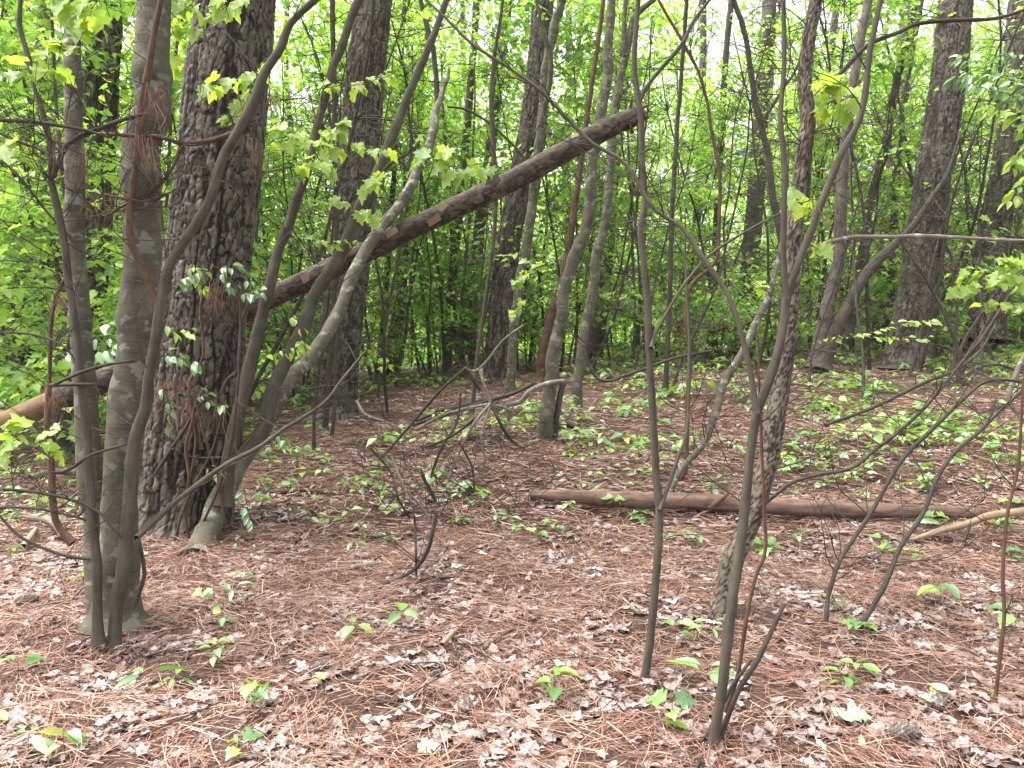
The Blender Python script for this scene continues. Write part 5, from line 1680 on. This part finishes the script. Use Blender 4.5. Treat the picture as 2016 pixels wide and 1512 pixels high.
def dup(proto, name, x, y, sc, rz, label, cat, group, tilt=0):
    root = thing(name, label, cat, (x, y, gz1(x, y)), group)
    root.rotation_euler = (UR.normal(0, .04), .05 + UR.normal(0, .05), rz * 0)
    root.scale = (sc,) * 3
    for nm, me in (('trunk', proto[0]), ('crown', proto[1])):
        o = obj(nm, me, root)
        o.rotation_euler = (0, 0, rz)
    return root


def far_enough(x, y, lst, d):
    return all((x - a) ** 2 + (y - b) ** 2 > d * d for a, b in lst)


def hides(x, y):
    px = pxof(x, y, 1.5)
    return any(y < d and a < px < b_ for a, b_, d in ((1690, 1960, 13.6), (1860, 2080, 16), (900, 1130, 14.6), (560, 790, 11)))


placed = []
tries = 0
while len(placed) < 105 and tries < 20000:
    tries += 1
    y = math.sqrt(UR.uniform(7.0 ** 2, 21.5 ** 2))
    x = UR.uniform(-.8, .8) * y
    u = x / y
    lim = 7.5 if u < -.42 else (10.5 if u < -.25 else (14.5 if u < .1 else (13.5 if u < .5 else 11)))
    if y < lim: continue
    if y < 16 and UR.uniform() < .25: continue
    if hides(x, y): continue
    if not far_enough(x, y, placed, .8): continue
    placed.append((x, y))
    px = pxof(x, y, 1)
    sc_ = UR.uniform(.75, 1.25)
    lab = bg_label('slender leafy tree', x, y, sc_, (.92, 1.08))
    dup(PROTO[UR.integers(0, 9)], 'understory_tree', x, y, sc_, UR.uniform(0, 6.28), lab, 'tree', 'leafy understory trees')
sh = []
tries = 0
while len(sh) < 100 and tries < 20000:
    tries += 1
    y = math.sqrt(UR.uniform(7.5 ** 2, 25 ** 2))
    x = UR.uniform(-.8, .8) * y
    u = x / y
    lim = 8 if u < -.42 else (14.5 if u < -.1 else (16.0 if u < .2 else 14.0))
    if y < lim or hides(x, y) or not far_enough(x, y, sh, .7): continue
    sh.append((x, y))
    sc_ = UR.uniform(.5, 1.0) * (1 + .5 * (y > 19))
    lab = bg_label('bright green shrub', x, y, sc_, (.7, 1.0))
    dup(SHRUB[UR.integers(0, 6)], 'shrub', x, y, sc_, UR.uniform(0, 6.28), lab, 'shrub', 'green shrubs among the trunks')

# straight pole trunks and far pines
POLE = []
for k in range(6):
    mb = MB()
    H = 20
    pts = [np.array([0, 0, -.2])]
    for q in range(8):
        pts.append(pts[-1] + np.array([UR.normal(.12, .12), UR.normal(0, .1), H / 8]))
    r0 = UR.uniform(.09, .19)
    tube(mb, pts, np.linspace(r0, r0 * .5, 9), 12, .4, .06, k)
    c = MB()
    n = 60
    top = pts[-1]
    a = UR.uniform(0, 6.28, n)
    rr = np.sqrt(UR.uniform(0, 1, n)) * 2.8
    h = UR.uniform(-7, 1.5, n)
    pos = np.stack([top[0] + rr * np.cos(a) * (1 - h / 12), top[1] + rr * np.sin(a) * (1 - h / 12), top[2] + h], 1)
    cl = np.repeat(pos, 6, 0) + UR.normal(0, .12, (n * 6, 3))
    R = rotmats(UR.uniform(0, 6.28, n * 6), UR.uniform(-1, .5, n * 6), UR.uniform(0, 6, n * 6))
    scatter(c, np.array([(0, -.02, 0), (1, -.05, .05), (1.05, .03, 0), (.1, .03, 0)]), np.array([(0, 1, 2), (0, 2, 3)]), cl, R, UR.uniform(.2, .4, n * 6))
    POLE.append((mb.mesh('trunk', M_FARBARK), c.mesh('crown', M_NEEDLEGREEN)))
pl = []
tries = 0
while len(pl) < 24 and tries < 5000:
    tries += 1
    y = math.sqrt(UR.uniform(17 ** 2, 40 ** 2))
    x = UR.uniform(-.8, .8) * y
    if not far_enough(x, y, pl, 1.6): continue
    pl.append((x, y))
    sc_ = UR.uniform(.8, 1.2)
    lab = bg_label('straight pole pine', x, y, sc_, (.93, 1.07))
    dup(POLE[UR.integers(0, 6)], 'distant_pine', x, y, sc_, UR.uniform(0, 6.28), lab, 'pine tree', 'distant straight pines')

# thin bare mid-distance stems
BARE = []
for k in range(6):
    mb, lb = MB(), MB()
    H = UR.uniform(5, 8)
    pts = [np.array([0, 0, -.1])]
    d = np.array([UR.normal(.08, .12), UR.normal(0, .08), 1.0])
    for q in range(9):
        d = d + UR.normal(0, .1, 3) * (1, 1, 0)
        pts.append(pts[-1] + d / np.linalg.norm(d) * H / 9)
    tube(mb, pts, np.linspace(.028, .008, 10), 7, .15, .08, k)
    P = np.array(pts)
    tw = MB()
    for q in range(44):
        i = UR.integers(1, 9)
        az = UR.uniform(0, 6.28)
        L = UR.uniform(.3, 1.5)
        dd = np.array([math.cos(az), math.sin(az), UR.uniform(0, 1.2)])
        p = [P[i]]
        for e in range(5):
            dd = dd + UR.normal(0, .25, 3)
            dd /= np.linalg.norm(dd)
            p.append(p[-1] + dd * L / 5)
        tube(tw, p, np.linspace(.007, .0022, 6), 4, L / 7, 0, cap=False)
        for e in range(2):
            q0 = p[UR.integers(1, 5)]
            q1 = q0 + UR.normal(0, .25, 3)
            tube(tw, [q0, (q0 + q1) / 2 + UR.normal(0, .03, 3), q1], [.004, .003, .0018], 3, .15, 0, cap=False)
    BARE.append((mb.mesh('trunk', M_DARK), tw.mesh('twigs', M_TWIG)))
bs_ = []
tries = 0
while len(bs_) < 150 and tries < 6000:
    tries += 1
    y = math.sqrt(UR.uniform(7.5 ** 2, 19 ** 2))
    x = UR.uniform(-.78, .78) * y
    u = x / y
    if -.16 < u < .2 and y < 12: continue
    if u >= .2 and y < 9: continue
    if y < 12 and UR.uniform() < .5: continue
    if not far_enough(x, y, bs_, .6): continue
    bs_.append((x, y))
    sc_ = UR.uniform(.7, 1.2)
    lab = bg_label('thin bare twiggy stem', x, y, sc_, (.87, 1.03))
    root = dup((BARE[len(bs_) % 6][0], BARE[len(bs_) % 6][1]), 'bare_sapling', x, y, sc_, UR.uniform(0, 6.28), lab, 'sapling', 'bare twiggy stems in the wood')
    for c in root.children:
        if c.name.startswith('crown'):
            c.name = 'twigs'
            c['kind'] = 'stuff'

# the far wood that closes the view
mb = MB()
n = 140000
y = np.sqrt(UR.uniform(25.5 ** 2, 66 ** 2, n))
x = UR.uniform(-.85, .85, n) * y
H = 1.8 + (1.6 + (y - 25.5) * .72) * (.35 + fbm(np.stack([x * .22, y * .22, np.zeros(n)], 1), 201, 3))
z = gz(x, y) + H * UR.uniform(0, 1, n) ** 1.15
gap = fbm(np.stack([x * .5, y * .5, z * .6], 1), 209, 3)
k = gap > .33
pos = np.stack([x, y, z], 1)[k]
n = len(pos)
R = rotmats(UR.uniform(0, 6.28, n), UR.normal(.2, .4, n), UR.normal(0, .45, n))
sz = .3 * UR.uniform(.6, 1.3, n)
w = UR.integers(0, 4, n)
simple = np.array([(0, 0, 0), (.3, .42, .08), (1, 0, -.1), (.3, -.42, .08)]), np.array([(0, 2, 1), (0, 3, 2)])
scatter(mb, simple[0], simple[1], pos, R, sz)
tag(obj('far_woodland', mb.mesh('far_woodland', M_FARLEAF)), 'pale green far wood closing the view between all the trunks', 'woodland', kind='stuff')

# high crowns of the traced pines (above the picture; they shade the floor)
c = MB()
n = 110
a = UR.uniform(0, 6.28, n)
rr = np.sqrt(UR.uniform(0, 1, n)) * 3.0
h = UR.uniform(-3, 2, n)
pos = np.stack([rr * np.cos(a), rr * np.sin(a), h], 1)
cl = np.repeat(pos, 6, 0) + UR.normal(0, .14, (n * 6, 3))
R = rotmats(UR.uniform(0, 6.28, n * 6), UR.uniform(-1, .5, n * 6), UR.uniform(0, 6, n * 6))
scatter(c, np.array([(0, -.02, 0), (1, -.05, .05), (1.05, .03, 0), (.1, .03, 0)]), np.array([(0, 1, 2), (0, 2, 3)]), cl, R, UR.uniform(.2, .42, n * 6))
CROWN = c.mesh('crown', M_NEEDLEGREEN)
for root, e in CROWN_SPOTS:
    o = obj('crown', CROWN, root)
    o.location = tuple(np.array(e) - np.array(root.location))
    o.rotation_euler = (0, 0, UR.uniform(0, 6))

# leafy tops of the near broad-leaved trees, unseen, added to dim floor and trunks
c = MB()
n = 650
a = UR.uniform(0, 6.28, n)
rr = np.sqrt(UR.uniform(0, 1, n)) * 2.6
h = UR.normal(0, .9, n)
pos = np.stack([rr * np.cos(a), rr * np.sin(a), h], 1)
R = rotmats(UR.uniform(0, 6.28, n), UR.normal(.2, .35, n), UR.normal(0, .4, n))
scatter(c, simple[0], simple[1], pos, R, .13 * UR.uniform(.7, 1.3, n))
LEAFTOP = c.mesh('crown', M_FARLEAF)
for root, up_ in ((MAPLE_L, 7.5), (LEAN, 6.5), (R1, 7.5), (YM[0], 7), (YM[1], 8), (YM[2], 7.5), (S2, 6.2), (YM[3], 7.2)):
    o = obj('crown', LEAFTOP, root)
    o.location = (.4, 0, up_)
    o.rotation_euler = (0, 0, UR.uniform(0, 6))

# thin haze volume added to lighten the dark distance between the trees
def haze(density):
    mb = MB()
    x0, x1, y0, y1, z0, z1 = -75, 75, -12, 80, -4.2, 38
    V = np.array([(x0, y0, z0), (x1, y0, z0), (x1, y1, z0), (x0, y1, z0), (x0, y0, z1), (x1, y0, z1), (x1, y1, z1), (x0, y1, z1)], float)
    F = np.array([(0, 3, 2, 1), (4, 5, 6, 7), (0, 1, 5, 4), (1, 2, 6, 5), (2, 3, 7, 6), (3, 0, 4, 7)])
    m, n_, l_ = new_mat('haze')
    v = n_.new('ShaderNodeVolumePrincipled')
    v.inputs['Color'].default_value = (.93, .97, .95, 1)
    v.inputs['Density'].default_value = density
    o_ = n_.new('ShaderNodeOutputMaterial')
    l_.new(v.outputs[0], o_.inputs['Volume'])
    h_ = obj('haze', mb.add(V, F).mesh('haze', m, smooth=False))
    tag(h_, kind='stuff')


haze(.0006)
